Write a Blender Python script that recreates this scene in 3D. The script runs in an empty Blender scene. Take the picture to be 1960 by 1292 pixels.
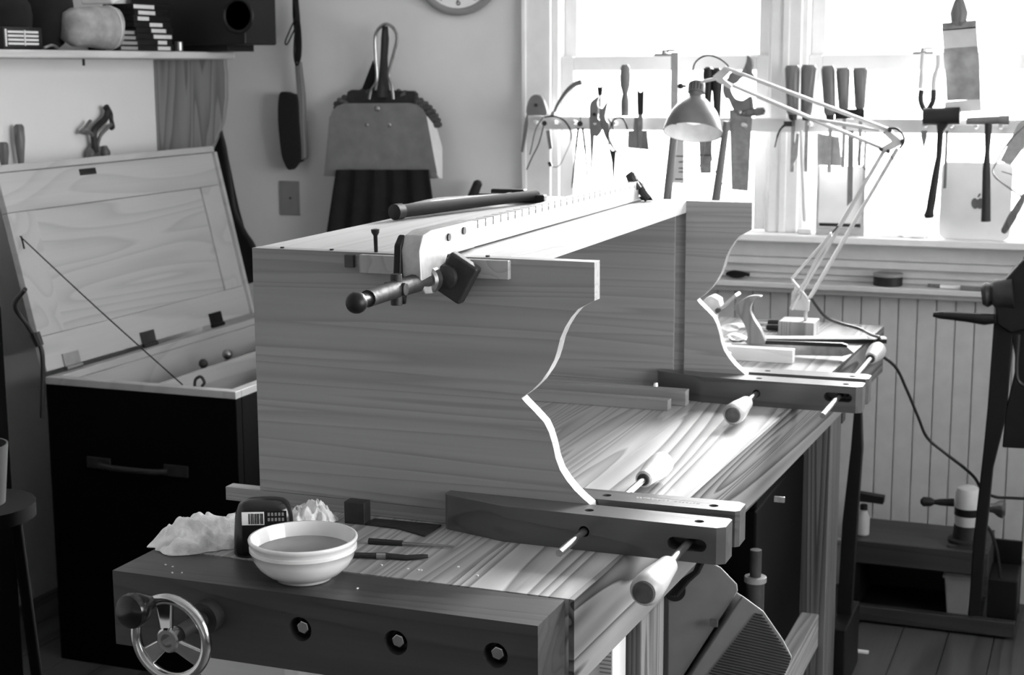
import bpy, bmesh, math, random
from math import sin, cos, pi, radians, sqrt, tan
from mathutils import Vector, Matrix, noise
random.seed(4)
C = bpy.context.scene.collection
SC = bpy.context.scene
V = Vector

# ---------------------------------------------------------------- camera
FPX = 2983.0
YAW, PITCH, ROLL = radians(21.05), radians(9.87), radians(0.27)
EYE = V((0, 0, 1.62))
FW = V((-sin(YAW)*cos(PITCH), cos(YAW)*cos(PITCH), -sin(PITCH)))
RT = V((cos(YAW), sin(YAW), 0)); DN = FW.cross(RT)
R2 = RT*cos(ROLL) + DN*sin(ROLL); D2 = -RT*sin(ROLL) + DN*cos(ROLL)
cam_d = bpy.data.cameras.new('camera'); cam = bpy.data.objects.new('camera', cam_d); C.objects.link(cam)
cam_d.sensor_width = 36; cam_d.lens = FPX/1960*36
cam_d.dof.use_dof = True; cam_d.dof.focus_distance = 2.4; cam_d.dof.aperture_fstop = 9
cam_d.clip_start = .05
m = Matrix((R2, -D2, -FW)).transposed().to_4x4(); m.translation = EYE
cam.matrix_world = m
SC.camera = cam

# ---------------------------------------------------------------- light and exposure
w = bpy.data.worlds.new('world'); SC.world = w; w.use_nodes = True
bg = w.node_tree.nodes['Background']
bg.inputs[0].default_value = (1, 1, 1, 1); bg.inputs[1].default_value = 9.0
SC.view_settings.view_transform = 'Standard'; SC.view_settings.look = 'None'
SC.view_settings.gamma = 1; SC.view_settings.exposure = 0.75
SC.view_settings.use_curve_mapping = False

sl_ = bpy.data.lights.new('hazy_sun', 'SUN'); sl_.energy = 20; sl_.angle = radians(24)
so_ = bpy.data.objects.new('hazy_sun', sl_); C.objects.link(so_)
so_.rotation_euler = V((-.20, -1, -.42)).to_track_quat('-Z', 'Y').to_euler()
def portal(loc, rot, sx, sy):
    l = bpy.data.lights.new('window_daylight', 'AREA'); l.shape = 'RECTANGLE'; l.size = sx; l.size_y = sy
    l.cycles.is_portal = True
    o = bpy.data.objects.new('window_daylight', l); o.location = loc; o.rotation_euler = rot; C.objects.link(o)

# ---------------------------------------------------------------- pixel helpers (photo pixels -> world points on real planes)
def ray(px, py): return FW + R2*((px-980)/FPX) + D2*((py-646)/FPX)
def Yp(px, py, y): r = ray(px, py); return EYE + r*((y-EYE.y)/r.y)
def Xp(px, py, x): r = ray(px, py); return EYE + r*((x-EYE.x)/r.x)
def Zp(px, py, z): r = ray(px, py); return EYE + r*((z-EYE.z)/r.z)

# ---------------------------------------------------------------- materials
def newmat(name):
    mt = bpy.data.materials.new(name); mt.use_nodes = True
    nt = mt.node_tree; return mt, nt, nt.nodes['Principled BSDF']
def N(nt, t, **k):
    n = nt.nodes.new(t)
    for a, b in k.items(): setattr(n, a, b)
    return n
def ramp(nt, fac, stops):
    r = N(nt, 'ShaderNodeValToRGB')
    e = r.color_ramp.elements
    while len(e) < len(stops): e.new(.5)
    for i, (p, v) in enumerate(stops): e[i].position = p; e[i].color = (v, v, v, 1)
    nt.links.new(fac, r.inputs[0]); return r.outputs[0]
def flat(name, v, rough=.5, metal=0, var=.12, scale=25, bump=0, spec=.5, coat=0):
    mt, nt, b = newmat(name)
    tc = N(nt, 'ShaderNodeTexCoord'); n = N(nt, 'ShaderNodeTexNoise'); n.inputs['Scale'].default_value = scale; n.inputs['Detail'].default_value = 4
    nt.links.new(tc.outputs['Object'], n.inputs['Vector'])
    nt.links.new(ramp(nt, n.outputs[0], [(.3, max(0, v*(1-var))), (.7, min(1, v*(1+var)))]), b.inputs['Base Color'])
    b.inputs['Roughness'].default_value = rough; b.inputs['Metallic'].default_value = metal
    b.inputs['Specular IOR Level'].default_value = spec; b.inputs['Coat Weight'].default_value = coat
    if bump:
        bp = N(nt, 'ShaderNodeBump'); bp.inputs['Strength'].default_value = bump; bp.inputs['Distance'].default_value = .01
        nt.links.new(n.outputs[0], bp.inputs['Height']); nt.links.new(bp.outputs[0], b.inputs['Normal'])
    return mt
def wood(name, lo, hi, axis='X', rings=14, sc=3.0, stretch=.12, sharp=.5, rough=.45, fib=.25, spec=.4, dist=.6, off=0):
    """contour grain of sawn timber running along an axis"""
    mt, nt, b = newmat(name)
    tc = N(nt, 'ShaderNodeTexCoord'); mp = N(nt, 'ShaderNodeMapping')
    s = [sc]*3; s['XYZ'.index(axis)] = sc*stretch
    mp.inputs['Scale'].default_value = s; mp.inputs['Location'].default_value = (off, off*1.7, off*.6)
    nt.links.new(tc.outputs['Object'], mp.inputs['Vector'])
    n = N(nt, 'ShaderNodeTexNoise'); n.inputs['Scale'].default_value = 1; n.inputs['Detail'].default_value = 1.5; n.inputs['Roughness'].default_value = .35
    n.inputs['Distortion'].default_value = dist
    nt.links.new(mp.outputs[0], n.inputs['Vector'])
    mu = N(nt, 'ShaderNodeMath', operation='MULTIPLY'); mu.inputs[1].default_value = rings; nt.links.new(n.outputs[0], mu.inputs[0])
    fr = N(nt, 'ShaderNodeMath', operation='FRACT'); nt.links.new(mu.outputs[0], fr.inputs[0])
    g = ramp(nt, fr.outputs[0], [(0, 1), (sharp, .75), (.88, 0), (1, 1)])
    mp2 = N(nt, 'ShaderNodeMapping'); s2 = [130]*3; s2['XYZ'.index(axis)] = 3; mp2.inputs['Scale'].default_value = s2
    nt.links.new(tc.outputs['Object'], mp2.inputs['Vector'])
    n2 = N(nt, 'ShaderNodeTexNoise'); n2.inputs['Scale'].default_value = 1; n2.inputs['Detail'].default_value = 2
    nt.links.new(mp2.outputs[0], n2.inputs['Vector'])
    mx = N(nt, 'ShaderNodeMix', data_type='FLOAT'); mx.inputs[0].default_value = fib
    nt.links.new(g, mx.inputs[2]); nt.links.new(n2.outputs[0], mx.inputs[3])
    nt.links.new(ramp(nt, mx.outputs[0], [(0, lo), (1, hi)]), b.inputs['Base Color'])
    b.inputs['Roughness'].default_value = rough; b.inputs['Specular IOR Level'].default_value = spec
    bp = N(nt, 'ShaderNodeBump'); bp.inputs['Strength'].default_value = .15; bp.inputs['Distance'].default_value = .002
    nt.links.new(mx.outputs[0], bp.inputs['Height']); nt.links.new(bp.outputs[0], b.inputs['Normal'])
    return mt
def glassmat():
    mt, nt, b = newmat('window_glass'); nt.nodes.remove(b)
    t = N(nt, 'ShaderNodeBsdfTransparent'); g = N(nt, 'ShaderNodeBsdfGlossy'); g.inputs['Roughness'].default_value = .02
    mx = N(nt, 'ShaderNodeMixShader'); f = N(nt, 'ShaderNodeFresnel'); f.inputs[0].default_value = 1.45
    nt.links.new(f.outputs[0], mx.inputs[0]); nt.links.new(t.outputs[0], mx.inputs[1]); nt.links.new(g.outputs[0], mx.inputs[2])
    nt.links.new(mx.outputs[0], nt.nodes['Material Output'].inputs[0]); return mt

PINE_X = wood('pine_grain_across', .20, .31, 'X', 9, 24, .02, .5, .45, .4, dist=.15)
PINE_Y = wood('pine_grain_deep', .3, .4, 'Y', 12, 12, .04, .5, .42, .3)  # paler than the side pine: brightness of the lit top put into the colour
PINE_PALE = wood('pale_pine', .5, .62, 'X', 8, 8, .1, .5, .5, .4)
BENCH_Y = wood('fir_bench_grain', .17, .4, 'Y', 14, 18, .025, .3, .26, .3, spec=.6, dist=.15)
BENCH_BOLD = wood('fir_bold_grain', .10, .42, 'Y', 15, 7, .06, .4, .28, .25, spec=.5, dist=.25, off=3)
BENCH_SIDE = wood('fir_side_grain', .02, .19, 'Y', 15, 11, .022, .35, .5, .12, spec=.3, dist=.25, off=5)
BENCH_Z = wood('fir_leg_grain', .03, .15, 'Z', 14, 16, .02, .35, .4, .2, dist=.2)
VISE_X = wood('hardwood_vise', .025, .055, 'X', 9, 9, .06, .5, .38, .5)
MAPLE = wood('clamp_maple', .035, .07, 'X', 7, 12, .06, .5, .28, .4, spec=.9)
HANDLE = wood('pale_turned_handle', .28, .38, 'Y', 5, 10, .2, .5, .35, .5)
HANDLE_END = flat('dark_end_grain', .07, .6, var=.4, scale=60)
TOOLWOOD = wood('tool_handle_wood', .09, .19, 'Z', 7, 16, .15, .5, .4, .4)
LIDW = wood('chest_lid_wood', .32, .43, 'Y', 12, 7, .09, .5, .5, .3, dist=.15)
LIDF = wood('chest_frame_wood', .33, .43, 'Y', 6, 6, .15, .5, .5, .4)
LIDS = wood('chest_stile_wood', .33, .43, 'X', 6, 6, .15, .5, .5, .4)
SHELFW = wood('shelf_wood', .4, .55, 'Y', 6, 8, .15, .5, .5, .4)
BRACKW = wood('bracket_fir', .14, .32, 'Z', 12, 12, .05, .4, .5, .25, dist=.2)
FLOORW = wood('floor_planks', .04, .10, 'Y', 7, 3, .15, .5, .5, .4)
PLASTER = flat('plaster', .66, .85, var=.07, scale=3, bump=.1)
LEFTPAINT = flat('left_wall_paint', .8, .8, var=.03, scale=3)
CEIL = flat('ceiling_paint', .8, .9)
TRIM = flat('trim_paint', .75, .45, var=.03)
BEAD = flat('beadboard_paint', .55, .5, var=.05)
GLASS = glassmat()
BLACK = flat('black_paint', .006, .45, spec=.3)
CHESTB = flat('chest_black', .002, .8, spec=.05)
CLOTHB = flat('black_cloth', .004, .95, var=.5)
RUBBER = flat('black_rubber', .006, .6)
STEEL = flat('bright_steel', .3, .35, 1, var=.2, scale=60)
ALU = flat('aluminium', .42, .45, .5, var=.15, scale=60)
CHROME = flat('chrome', .5, .16, 1, var=.05)
DSTEEL = flat('dark_steel', .014, .6, 0, var=.4, scale=40, bump=.2)
GREYMET = flat('grey_metal', .2, .5, .4, var=.15, scale=20)
LAMPG = flat('lamp_grey_enamel', .12, .3)
LAMPIN = flat('lamp_inner_white', .85, .6)
LAMPARM = flat('lamp_arm_paint', .5, .35, .3)
CERAM = flat('white_glaze', .72, .12, coat=.5, var=.02)
GLUE = flat('grey_liquid', .2, .25, var=.05)
RAG = flat('cotton_rag', .75, .95, var=.1, scale=90, bump=.3)
PAPER = flat('white_paper', .8, .8, var=.03)
PLAST = flat('grey_plastic', .23, .5, var=.06)
PLASTL = flat('light_plastic', .6, .45, var=.05)
CANVAS = flat('canvas_cloth', .3, .9, var=.25, bump=.4)
def bulbmat():
    mt, nt, b = newmat('lit_bulb'); b.inputs['Base Color'].default_value = (.9, .9, .9, 1)
    b.inputs['Emission Color'].default_value = (1, 1, 1, 1); b.inputs['Emission Strength'].default_value = .45; return mt
BULB = bulbmat()
TABLET = flat('silver_aluminium_case', .85, .4, .1, var=.02)
LOGO = flat('grey_emblem', .12, .4)
BRIST = flat('black_bristle', .006, .95, var=.6, scale=300)
FANB = flat('whisk_bristle', .07, .9, var=.5, scale=150)
SKIN_DARK = flat('cable_black', .01, .5)
BRASS = flat('brass', .3, .35, .8)

# ---------------------------------------------------------------- mesh builder
class B:
    def __init__(s): s.v = []; s.f = []
    def add(s, vs, fs):
        o = len(s.v); s.v += [tuple(v) for v in vs]; s.f += [tuple(i+o for i in f) for f in fs]; return s
    def box(s, lo, hi):
        x0, y0, z0 = lo; x1, y1, z1 = hi
        return s.add([(x0,y0,z0),(x1,y0,z0),(x1,y1,z0),(x0,y1,z0),(x0,y0,z1),(x1,y0,z1),(x1,y1,z1),(x0,y1,z1)],
                     [(0,3,2,1),(4,5,6,7),(0,1,5,4),(1,2,6,5),(2,3,7,6),(3,0,4,7)])
    def obox(s, c, size, R):
        """oriented box: centre, full sizes, 3x3 rotation"""
        c = V(c); out = []
        for sx, sy, sz in [(-1,-1,-1),(1,-1,-1),(1,1,-1),(-1,1,-1),(-1,-1,1),(1,-1,1),(1,1,1),(-1,1,1)]:
            out.append(c + R @ V((sx*size[0]/2, sy*size[1]/2, sz*size[2]/2)))
        return s.add(out, [(0,3,2,1),(4,5,6,7),(0,1,5,4),(1,2,6,5),(2,3,7,6),(3,0,4,7)])
    def prism(s, pts, vec):
        pts = [V(p) for p in pts]; n = len(pts); vec = V(vec)
        nr = V((0,0,0))
        for i in range(n): nr += pts[i].cross(pts[(i+1) % n])
        if nr.dot(vec) > 0: pts.reverse()
        vs = pts + [p+vec for p in pts]
        fs = [tuple(range(n)), tuple(range(2*n-1, n-1, -1))]
        for i in range(n):
            j = (i+1) % n; fs.append((j, i, i+n, j+n))
        return s.add(vs, fs)
    def rings(s, rings, closed=False, caps=True):
        n = len(rings[0]); vs = [p for r in rings for p in r]; fs = []
        m_ = len(rings)
        for k in range(m_ if closed else m_-1):
            a = k*n; b = ((k+1) % m_)*n
            for i in range(n):
                j = (i+1) % n; fs.append((a+i, a+j, b+j, b+i))
        if caps and not closed:
            fs.append(tuple(range(n-1, -1, -1))); fs.append(tuple((m_-1)*n+i for i in range(n)))
        return s.add(vs, fs)
    def lathe(s, p0, d, prof, n=24, caps=True):
        p0 = V(p0); d = V(d).normalized()
        u = d.orthogonal().normalized(); w_ = d.cross(u)
        return s.rings([[p0 + d*t + (u*cos(2*pi*i/n) + w_*sin(2*pi*i/n))*max(r, 1e-5) for i in range(n)] for t, r in prof], False, caps)
    def cyl(s, p0, p1, r0, r1=None, n=16):
        p0 = V(p0); p1 = V(p1)
        return s.lathe(p0, p1-p0, [(0, r0), ((p1-p0).length, r0 if r1 is None else r1)], n)
    def turned(s, p0, p1, prof, n=20):
        """prof: list of (fraction, radius) between two points"""
        p0 = V(p0); p1 = V(p1); L = (p1-p0).length
        return s.lathe(p0, p1-p0, [(t*L, r) for t, r in prof], n)
    def tube(s, pts, r, n=10, closed=False, sq=1.0):
        pts = [V(p) for p in pts]; m_ = len(pts)
        rs = r if isinstance(r, (list, tuple)) else [r]*m_
        up = None; out = []
        for i, p in enumerate(pts):
            if closed: t = pts[(i+1) % m_] - pts[i-1]
            else: t = pts[min(i+1, m_-1)] - pts[max(i-1, 0)]
            t.normalize()
            if up is None: up = t.orthogonal().normalized()
            up = (up - t*up.dot(t)).normalized(); w_ = t.cross(up)
            out.append([p + (up*cos(2*pi*k/n) + w_*sin(2*pi*k/n)*sq)*rs[i] for k in range(n)])
        return s.rings(out, closed)
    def ball(s, c, r, n=16, sc=(1,1,1)):
        c = V(c); rr = []
        for i in range(1, n//2):
            a = pi*i/(n//2)
            rr.append([c + V((sin(a)*cos(2*pi*k/n)*r*sc[0], sin(a)*sin(2*pi*k/n)*r*sc[1], -cos(a)*r*sc[2])) for k in range(n)])
        return s.rings(rr)
    def grid(s, P, nu, nv, thick=None):
        """P(u,v)->Vector; closed thin sheet when thick (a vector) is given"""
        top = [P(i/nu, j/nv) for j in range(nv+1) for i in range(nu+1)]
        ix = lambda i, j: j*(nu+1)+i
        fs = [(ix(i,j), ix(i+1,j), ix(i+1,j+1), ix(i,j+1)) for j in range(nv) for i in range(nu)]
        if thick is None: return s.add(top, fs)
        n0 = len(top); t = V(thick)
        vs = top + [p+t for p in top]
        f2 = [tuple(reversed([a+n0 for a in f])) for f in fs]
        bd = [ix(i,0) for i in range(nu)] + [ix(nu,j) for j in range(nv)] + [ix(i,nv) for i in range(nu,0,-1)] + [ix(0,j) for j in range(nv,0,-1)]
        for k in range(len(bd)):
            a = bd[k]; b = bd[(k+1) % len(bd)]; f2.append((b, a, a+n0, b+n0))
        return s.add(vs, fs+f2)

def spline(pts, k=6, closed=False):
    pts = [V(p) for p in pts]; n = len(pts); out = []
    rng = n if closed else n-1
    for i in range(rng):
        if closed: a, b, c, d = pts[i-1], pts[i], pts[(i+1)%n], pts[(i+2)%n]
        else: a, b, c, d = pts[max(i-1,0)], pts[i], pts[i+1], pts[min(i+2,n-1)]
        for j in range(k):
            t = j/k
            out.append(.5*((2*b) + (c-a)*t + (2*a-5*b+4*c-d)*t*t + (3*b-a-3*c+d)*t**3))
    if not closed: out.append(pts[-1])
    return out

def inv_of(parent):
    return parent.matrix_basis.inverted() if parent.type == 'EMPTY' else Matrix.Identity(4)
def obj(name, b, mat, parent=None, bevel=0, ang=35, label=None, sub=0):
    me = bpy.data.meshes.new(name); me.from_pydata(b.v, [], b.f)
    bm = bmesh.new(); bm.from_mesh(me); bmesh.ops.recalc_face_normals(bm, faces=bm.faces[:]); bm.to_mesh(me); bm.free()
    me.materials.append(mat)
    for p in me.polygons: p.use_smooth = True
    me.set_sharp_from_angle(angle=radians(ang))
    o = bpy.data.objects.new(name, me); C.objects.link(o)
    if parent is not None:
        o.parent = parent; o.matrix_parent_inverse = inv_of(parent)
    if bevel:
        md = o.modifiers.new('bevel', 'BEVEL'); md.width = bevel; md.segments = 2; md.limit_method = 'ANGLE'; md.angle_limit = radians(35); md.harden_normals = True
    if sub:
        md = o.modifiers.new('sub', 'SUBSURF'); md.levels = sub; md.render_levels = sub
    if label: o['label'] = label
    return o
def thing(name, label, cat, loc=(0,0,0), group=None):
    o = bpy.data.objects.new(name, None); C.objects.link(o); o.location = loc; o.empty_display_size = .05
    o['label'] = label; o['category'] = cat
    if group: o['group'] = group
    return o
def tag(o, label, cat, group=None):
    o['label'] = label; o['category'] = cat
    if group: o['group'] = group
    return o
def struct(name, b, mat, parent=None, bevel=0):
    o = obj(name, b, mat, parent, bevel)
    if parent is None: o['kind'] = 'structure'
    return o
def cut(o, cutter):
    """carve real holes: the cutter only exists while the mesh is made"""
    me = bpy.data.meshes.new('c'); me.from_pydata(cutter.v, [], cutter.f)
    bm = bmesh.new(); bm.from_mesh(me); bmesh.ops.recalc_face_normals(bm, faces=bm.faces[:]); bm.to_mesh(me); bm.free()
    t = bpy.data.objects.new('c', me); C.objects.link(t)
    keep = [(md.type, md.width) for md in o.modifiers if md.type == 'BEVEL']
    o.modifiers.clear()
    md = o.modifiers.new('b', 'BOOLEAN'); md.object = t; md.operation = 'DIFFERENCE'; md.solver = 'EXACT'
    dg = bpy.context.evaluated_depsgraph_get(); dg.update()
    nm = bpy.data.meshes.new_from_object(o.evaluated_get(dg))
    o.modifiers.clear(); o.data = nm
    nm.set_sharp_from_angle(angle=radians(35))
    bpy.data.objects.remove(t)
    return o
def dup(root, loc=None, rot=None):
    r = root.copy(); C.objects.link(r)
    if loc is not None: r.location = loc
    if rot is not None: r.rotation_euler = rot
    for ch in list(root.children):
        c = ch.copy(); C.objects.link(c); c.parent = r
        for g in ch.children:
            d = g.copy(); C.objects.link(d); d.parent = c
    return r
def out(pts, y, th):
    """outline traced at depth y, given its real thickness"""
    return B().prism([Yp(a, b, y) for a, b in pts], (0, th, 0))
def px_spline(pts, y, k=5, closed=False): return spline([Yp(a, b, y) for a, b in pts], k, closed)
def prj(pts, y, th, k=4):
    return B().prism(px_spline(pts, y, k, True), (0, th, 0))

WY = 4.8      # window wall
LX = -3.05    # left wall
RX = 2.3
BY = -2.4
HZ = 2.75
T = .90       # bench top height

# ================================================================= THE ROOM
b = B().box((LX-.1, BY-.1, -.1), (RX+.1, WY+.15, -.012)); xx = LX-.1
while xx < RX: b.box((xx+.0015, BY-.1, -.012), (min(xx+.125, RX+.1), WY+.15, 0)); xx += .1265
fl = struct('floor', b, FLOORW)
b = B().box((LX-.1, BY-.1, HZ), (RX+.1, WY+.15, HZ+.1)); struct('ceiling', b, CEIL)
struct('wall_left', B().box((LX-.1, BY, 0), (LX, WY, HZ)), LEFTPAINT)
struct('wall_rear', B().box((LX-.1, BY-.1, 0), (RX+.1, BY, HZ)), PLASTER)
# right wall with its own window (outside the frame, lights the room from the right)
SW = (.8, 3.5, .95, 2.5)
b = B().box((RX, BY, 0), (RX+.1, SW[0], HZ)).box((RX, SW[1], 0), (RX+.1, WY, HZ)).box((RX, SW[0], 0), (RX+.1, SW[1], SW[2])).box((RX, SW[0], SW[3]), (RX+.1, SW[1], HZ))
struct('wall_right', b, PLASTER)
# window wall: openings
OP = [(-1.704, -.985), (-.905, -.19), (-.11, .605), (.685, 1.4)]
OZ0, OZ1 = 1.10, 2.36
b = B().box((LX, WY, 0), (OP[0][0], WY+.14, HZ)).box((OP[-1][1], WY, 0), (RX+.1, WY+.14, HZ))
b.box((OP[0][0], WY, 0), (OP[-1][1], WY+.14, OZ0)).box((OP[0][0], WY, OZ1), (OP[-1][1], WY+.14, HZ))
for i in range(3): b.box((OP[i][1], WY+.02, OZ0), (OP[i+1][0], WY+.14, OZ1))
struct('wall_back', b, PLASTER)
portal(((OP[0][0]+OP[-1][1])/2, WY+.2, (OZ0+OZ1)/2), (radians(-90), 0, 0), OP[-1][1]-OP[0][0]+.1, OZ1-OZ0+.1)
portal((RX+.15, (SW[0]+SW[1])/2, (SW[2]+SW[3])/2), (0, radians(90), 0), SW[3]-SW[2], SW[1]-SW[0])
# sashes
for i, (x0, x1) in enumerate(OP):
    t = bpy.data.objects.new('window_%d' % (i+1), None); C.objects.link(t); t.location = ((x0+x1)/2, WY+.05, OZ0); t['kind'] = 'structure'
    b = B(); y0, y1 = WY+.03, WY+.06        # lower sash (room side)
    s = .042
    b.box((x0+.02, y0, OZ0+.01), (x0+.02+s, y1, 1.65)).box((x1-.02-s, y0, OZ0+.01), (x1-.02, y1, 1.65))
    b.box((x0+.02+s, y0, OZ0+.01), (x1-.02-s, y1, OZ0+.075)).box((x0+.02+s, y0, 1.605), (x1-.02-s, y1, 1.65))
    obj('lower_sash', b, TRIM, t, .003)
    b = B().box((x0+.02+s, y0+.013, OZ0+.075), (x1-.02-s, y0+.017, 1.605)); obj('lower_pane', b, GLASS, t)
    b = B(); y0, y1 = WY+.065, WY+.095
    b.box((x0+.02, y0, 1.61), (x0+.02+s, y1, OZ1-.01)).box((x1-.02-s, y0, 1.61), (x1-.02, y1, OZ1-.01))
    b.box((x0+.02+s, y0, 1.61), (x1-.02-s, y1, 1.655)).box((x0+.02+s, y0, OZ1-.07), (x1-.02-s, y1, OZ1-.01))
    obj('upper_sash', b, TRIM, t, .003)
    b = B().box((x0+.02+s, y0+.013, 1.655), (x1-.02-s, y0+.017, OZ1-.07)); obj('upper_pane', b, GLASS, t)
    b = B().box((x0, WY-.0, OZ0), (x0+.02, WY+.13, OZ1)).box((x1-.02, WY, OZ0), (x1, WY+.13, OZ1)).box((x0+.02, WY, OZ1-.01), (x1-.02, WY+.13, OZ1))
    obj('jamb', b, TRIM, t, .002)
    xc = (x0+x1)/2
    b = B().box((xc-.03, WY+.035, 1.65), (xc+.03, WY+.06, 1.658)).cyl((xc, WY+.045, 1.658), (xc, WY+.045, 1.668), .009); b.box((xc-.005, WY+.04, 1.664), (xc+.03, WY+.05, 1.67))
    obj('sash_latch', b, BRASS, t)
# right window frame
b = B(); x0 = RX+.02
for y in (SW[0], (SW[0]+SW[1])/2-.03, SW[1]-.06): b.box((x0, y, SW[2]), (x0+.05, y+.06, SW[3]))
for z in (SW[2], SW[3]-.06): b.box((x0, SW[0], z), (x0+.05, SW[1], z+.06))
t = struct('window_5', b, TRIM); obj('pane', B().box((x0+.02, SW[0]+.05, SW[2]+.05), (x0+.024, SW[1]-.05, SW[3]-.05)), GLASS, t)
# casings and sill
b = B().box((-1.80, WY-.022, .0), (-1.704, WY, OZ1+.09)).box((-1.80, WY-.03, .0), (-1.785, WY-.02, OZ1+.09)); struct('trim_1', b, TRIM, bevel=.003)
for i in range(3):
    x0, x1 = OP[i][1], OP[i+1][0]
    b = B().box((x0-.005, WY-.022, 1.11), (x1+.005, WY+.03, OZ1+.09)).box((x0+.03, WY-.03, 1.11), (x1-.03, WY-.02, OZ1+.09)); struct('trim_%d' % (i+2), b, TRIM, bevel=.003)
b = B().box((-1.80, WY-.022, OZ1), (1.5, WY, OZ1+.1)); struct('trim_5', b, TRIM)
b = B().box((-1.703, WY-.09, 1.088), (1.5, WY+.03, 1.11)); struct('trim_6', b, TRIM, bevel=.004)           # sill
b = B().box((-1.703, WY-.035, 1.035), (1.5, WY-.001, 1.088)).box((-1.703, WY-.05, 1.012), (1.5, WY-.001, 1.035)).box((-1.703, WY-.03, .985), (1.5, WY-.001, 1.012)); struct('trim_7', b, BEAD, bevel=.004)
b = B().box((-1.703, WY-.11, .948), (RX, WY-.001, .966)).box((-1.703, WY-.075, .93), (RX, WY-.001, .948)).box((-1.703, WY-.02, .966), (RX, WY-.001, .985)); struct('trim_8', b, BEAD, bevel=.004)  # chair rail ledge
# beadboard
b = B(); x = -1.703; k = 0
while x < RX-.05:
    b.box((x, WY-.012, .12), (x+.0525, WY, .93)); b.box((x+.0525, WY-.006, .12), (x+.056, WY, .93))
    x += .056
struct('trim_9', b, BEAD, bevel=.002)
b = B().box((-1.703, WY-.02, 0), (RX, WY, .135)).box((-1.703, WY-.028, .135), (RX, WY, .15)); struct('baseboard_back', b, BEAD, bevel=.003)

# ================================================================= TOOL RACK
RY = WY-.075    # face of rail
rail = obj('tool_rack_rail', B().box((Yp(1010, 240, RY).x, RY, 1.421), (.9, RY+.018, 1.462)), TRIM, bevel=.003)
tag(rail, 'long white rail across the windows with pegs that carry the hanging tools', 'tool rack')
for xx in (-1.76, -.945, -.15, .645): obj('spacer', B().box((xx-.02, RY+.018, 1.425), (xx+.02, WY-.021, 1.458)), TRIM, rail)
for px, py in [(1034, 236), (1070, 236), (1107, 236), (1148, 238), (1184, 238), (1392, 238), (1429, 241), (1513, 233), (1555, 240), (1772, 242), (1823, 242), (1870, 244), (1917, 244)]:
    p = Yp(px, py, RY); obj('peg', B().cyl(p, p+V((0, -.05, .006)), .0068, .0062, 12), PLASTL, rail, .001)

TG = 'tools hanging on the white window rail'
TY = RY-.03
def simple(name, label, cat, parts, group=None, loc=None):
    """parts: (part name, builder, material[, bevel])"""
    if len(parts) == 1:
        o = obj(name, parts[0][1], parts[0][2], None, parts[0][3] if len(parts[0]) > 3 else 0)
        return tag(o, label, cat, group)
    p0 = V(parts[0][1].v[0]) if loc is None else V(loc)
    t = thing(name, label, cat, p0, group)
    for p in parts: obj(p[0], p[1], p[2], t, p[3] if len(p) > 3 else 0)
    return t

# marking gauge / sliding bevel with round head
b = prj([(1008, 219), (1009, 199), (1016, 185), (1026, 181), (1036, 186), (1043, 200), (1046, 219), (1027, 220)], TY, .02)
b2 = out([(1008, 219), (1010, 219), (1009, 250), (1001, 292), (997, 290), (1003, 240)], TY, .008)
p = Yp(1026, 201, TY)
simple('round_head_gauge', 'grey tool with a half-round head hanging at the left end of the rail', 'gauge',
       [('head', b, GREYMET, .002), ('blade', b2, GREYMET), ('screw', B().cyl(p+V((0,-.004,0)), p+V((0,.004,0)), .005), DSTEEL)], TG)
# curved drawknife handle
pts = px_spline([(1061, 214), (1070, 196), (1084, 176), (1100, 162), (1114, 157)], TY, 5)
rs = [.004+.006*i/(len(pts)-1) for i in range(len(pts))]; rs[-1] = .006
simple('curved_handle_knife', 'knife with a grey curved banana-shaped handle sticking up right of the half-round gauge', 'knife',
       [('handle', B().tube(pts, rs, 10), TOOLWOOD), ('blade', out([(1056, 213), (1062, 214), (1061, 222), (1052, 222)], TY, .004), STEEL)], TG)
# calipers with curved legs
b = B().tube(px_spline([(1040, 224), (1028, 242), (1022, 260), (1018, 280), (1014, 296)], TY-.02), .0018, 6)
b2 = B().tube(px_spline([(1042, 234), (1037, 255), (1030, 278), (1018, 302), (1008, 325)], TY-.02), .0022, 6)
simple('inside_caliper', 'thin dark caliper with straight splayed legs on the leftmost peg', 'caliper',
       [('leg', b, DSTEEL), ('leg', b2, DSTEEL), ('pivot', B().cyl(Yp(1042, 236, TY-.03), Yp(1042, 236, TY-.012), .008), DSTEEL)], TG)
b = B().tube(px_spline([(1042, 224), (1062, 223), (1080, 231), (1092, 250), (1092, 270), (1082, 295), (1072, 315), (1062, 320), (1052, 314)], TY-.025), [.0028]*20+[.0012]*21, 6)
b2 = out([(1048, 311), (1054, 309), (1057, 318), (1051, 319)], TY-.03, .006)
simple('wire_hoop_caliper', 'caliper with a thin looping bow leg hanging over the first two pegs', 'caliper', [('bow_leg', b, DSTEEL), ('tip', b2, DSTEEL)], TG)
b = out([(1045, 250), (1052, 249), (1057, 284), (1051, 286)], TY-.02, .004)
simple('small_clip', 'small grey strip with a pale tip hanging inside the wire hoop', 'clip', [('clip', b, GREYMET)], TG)
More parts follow.
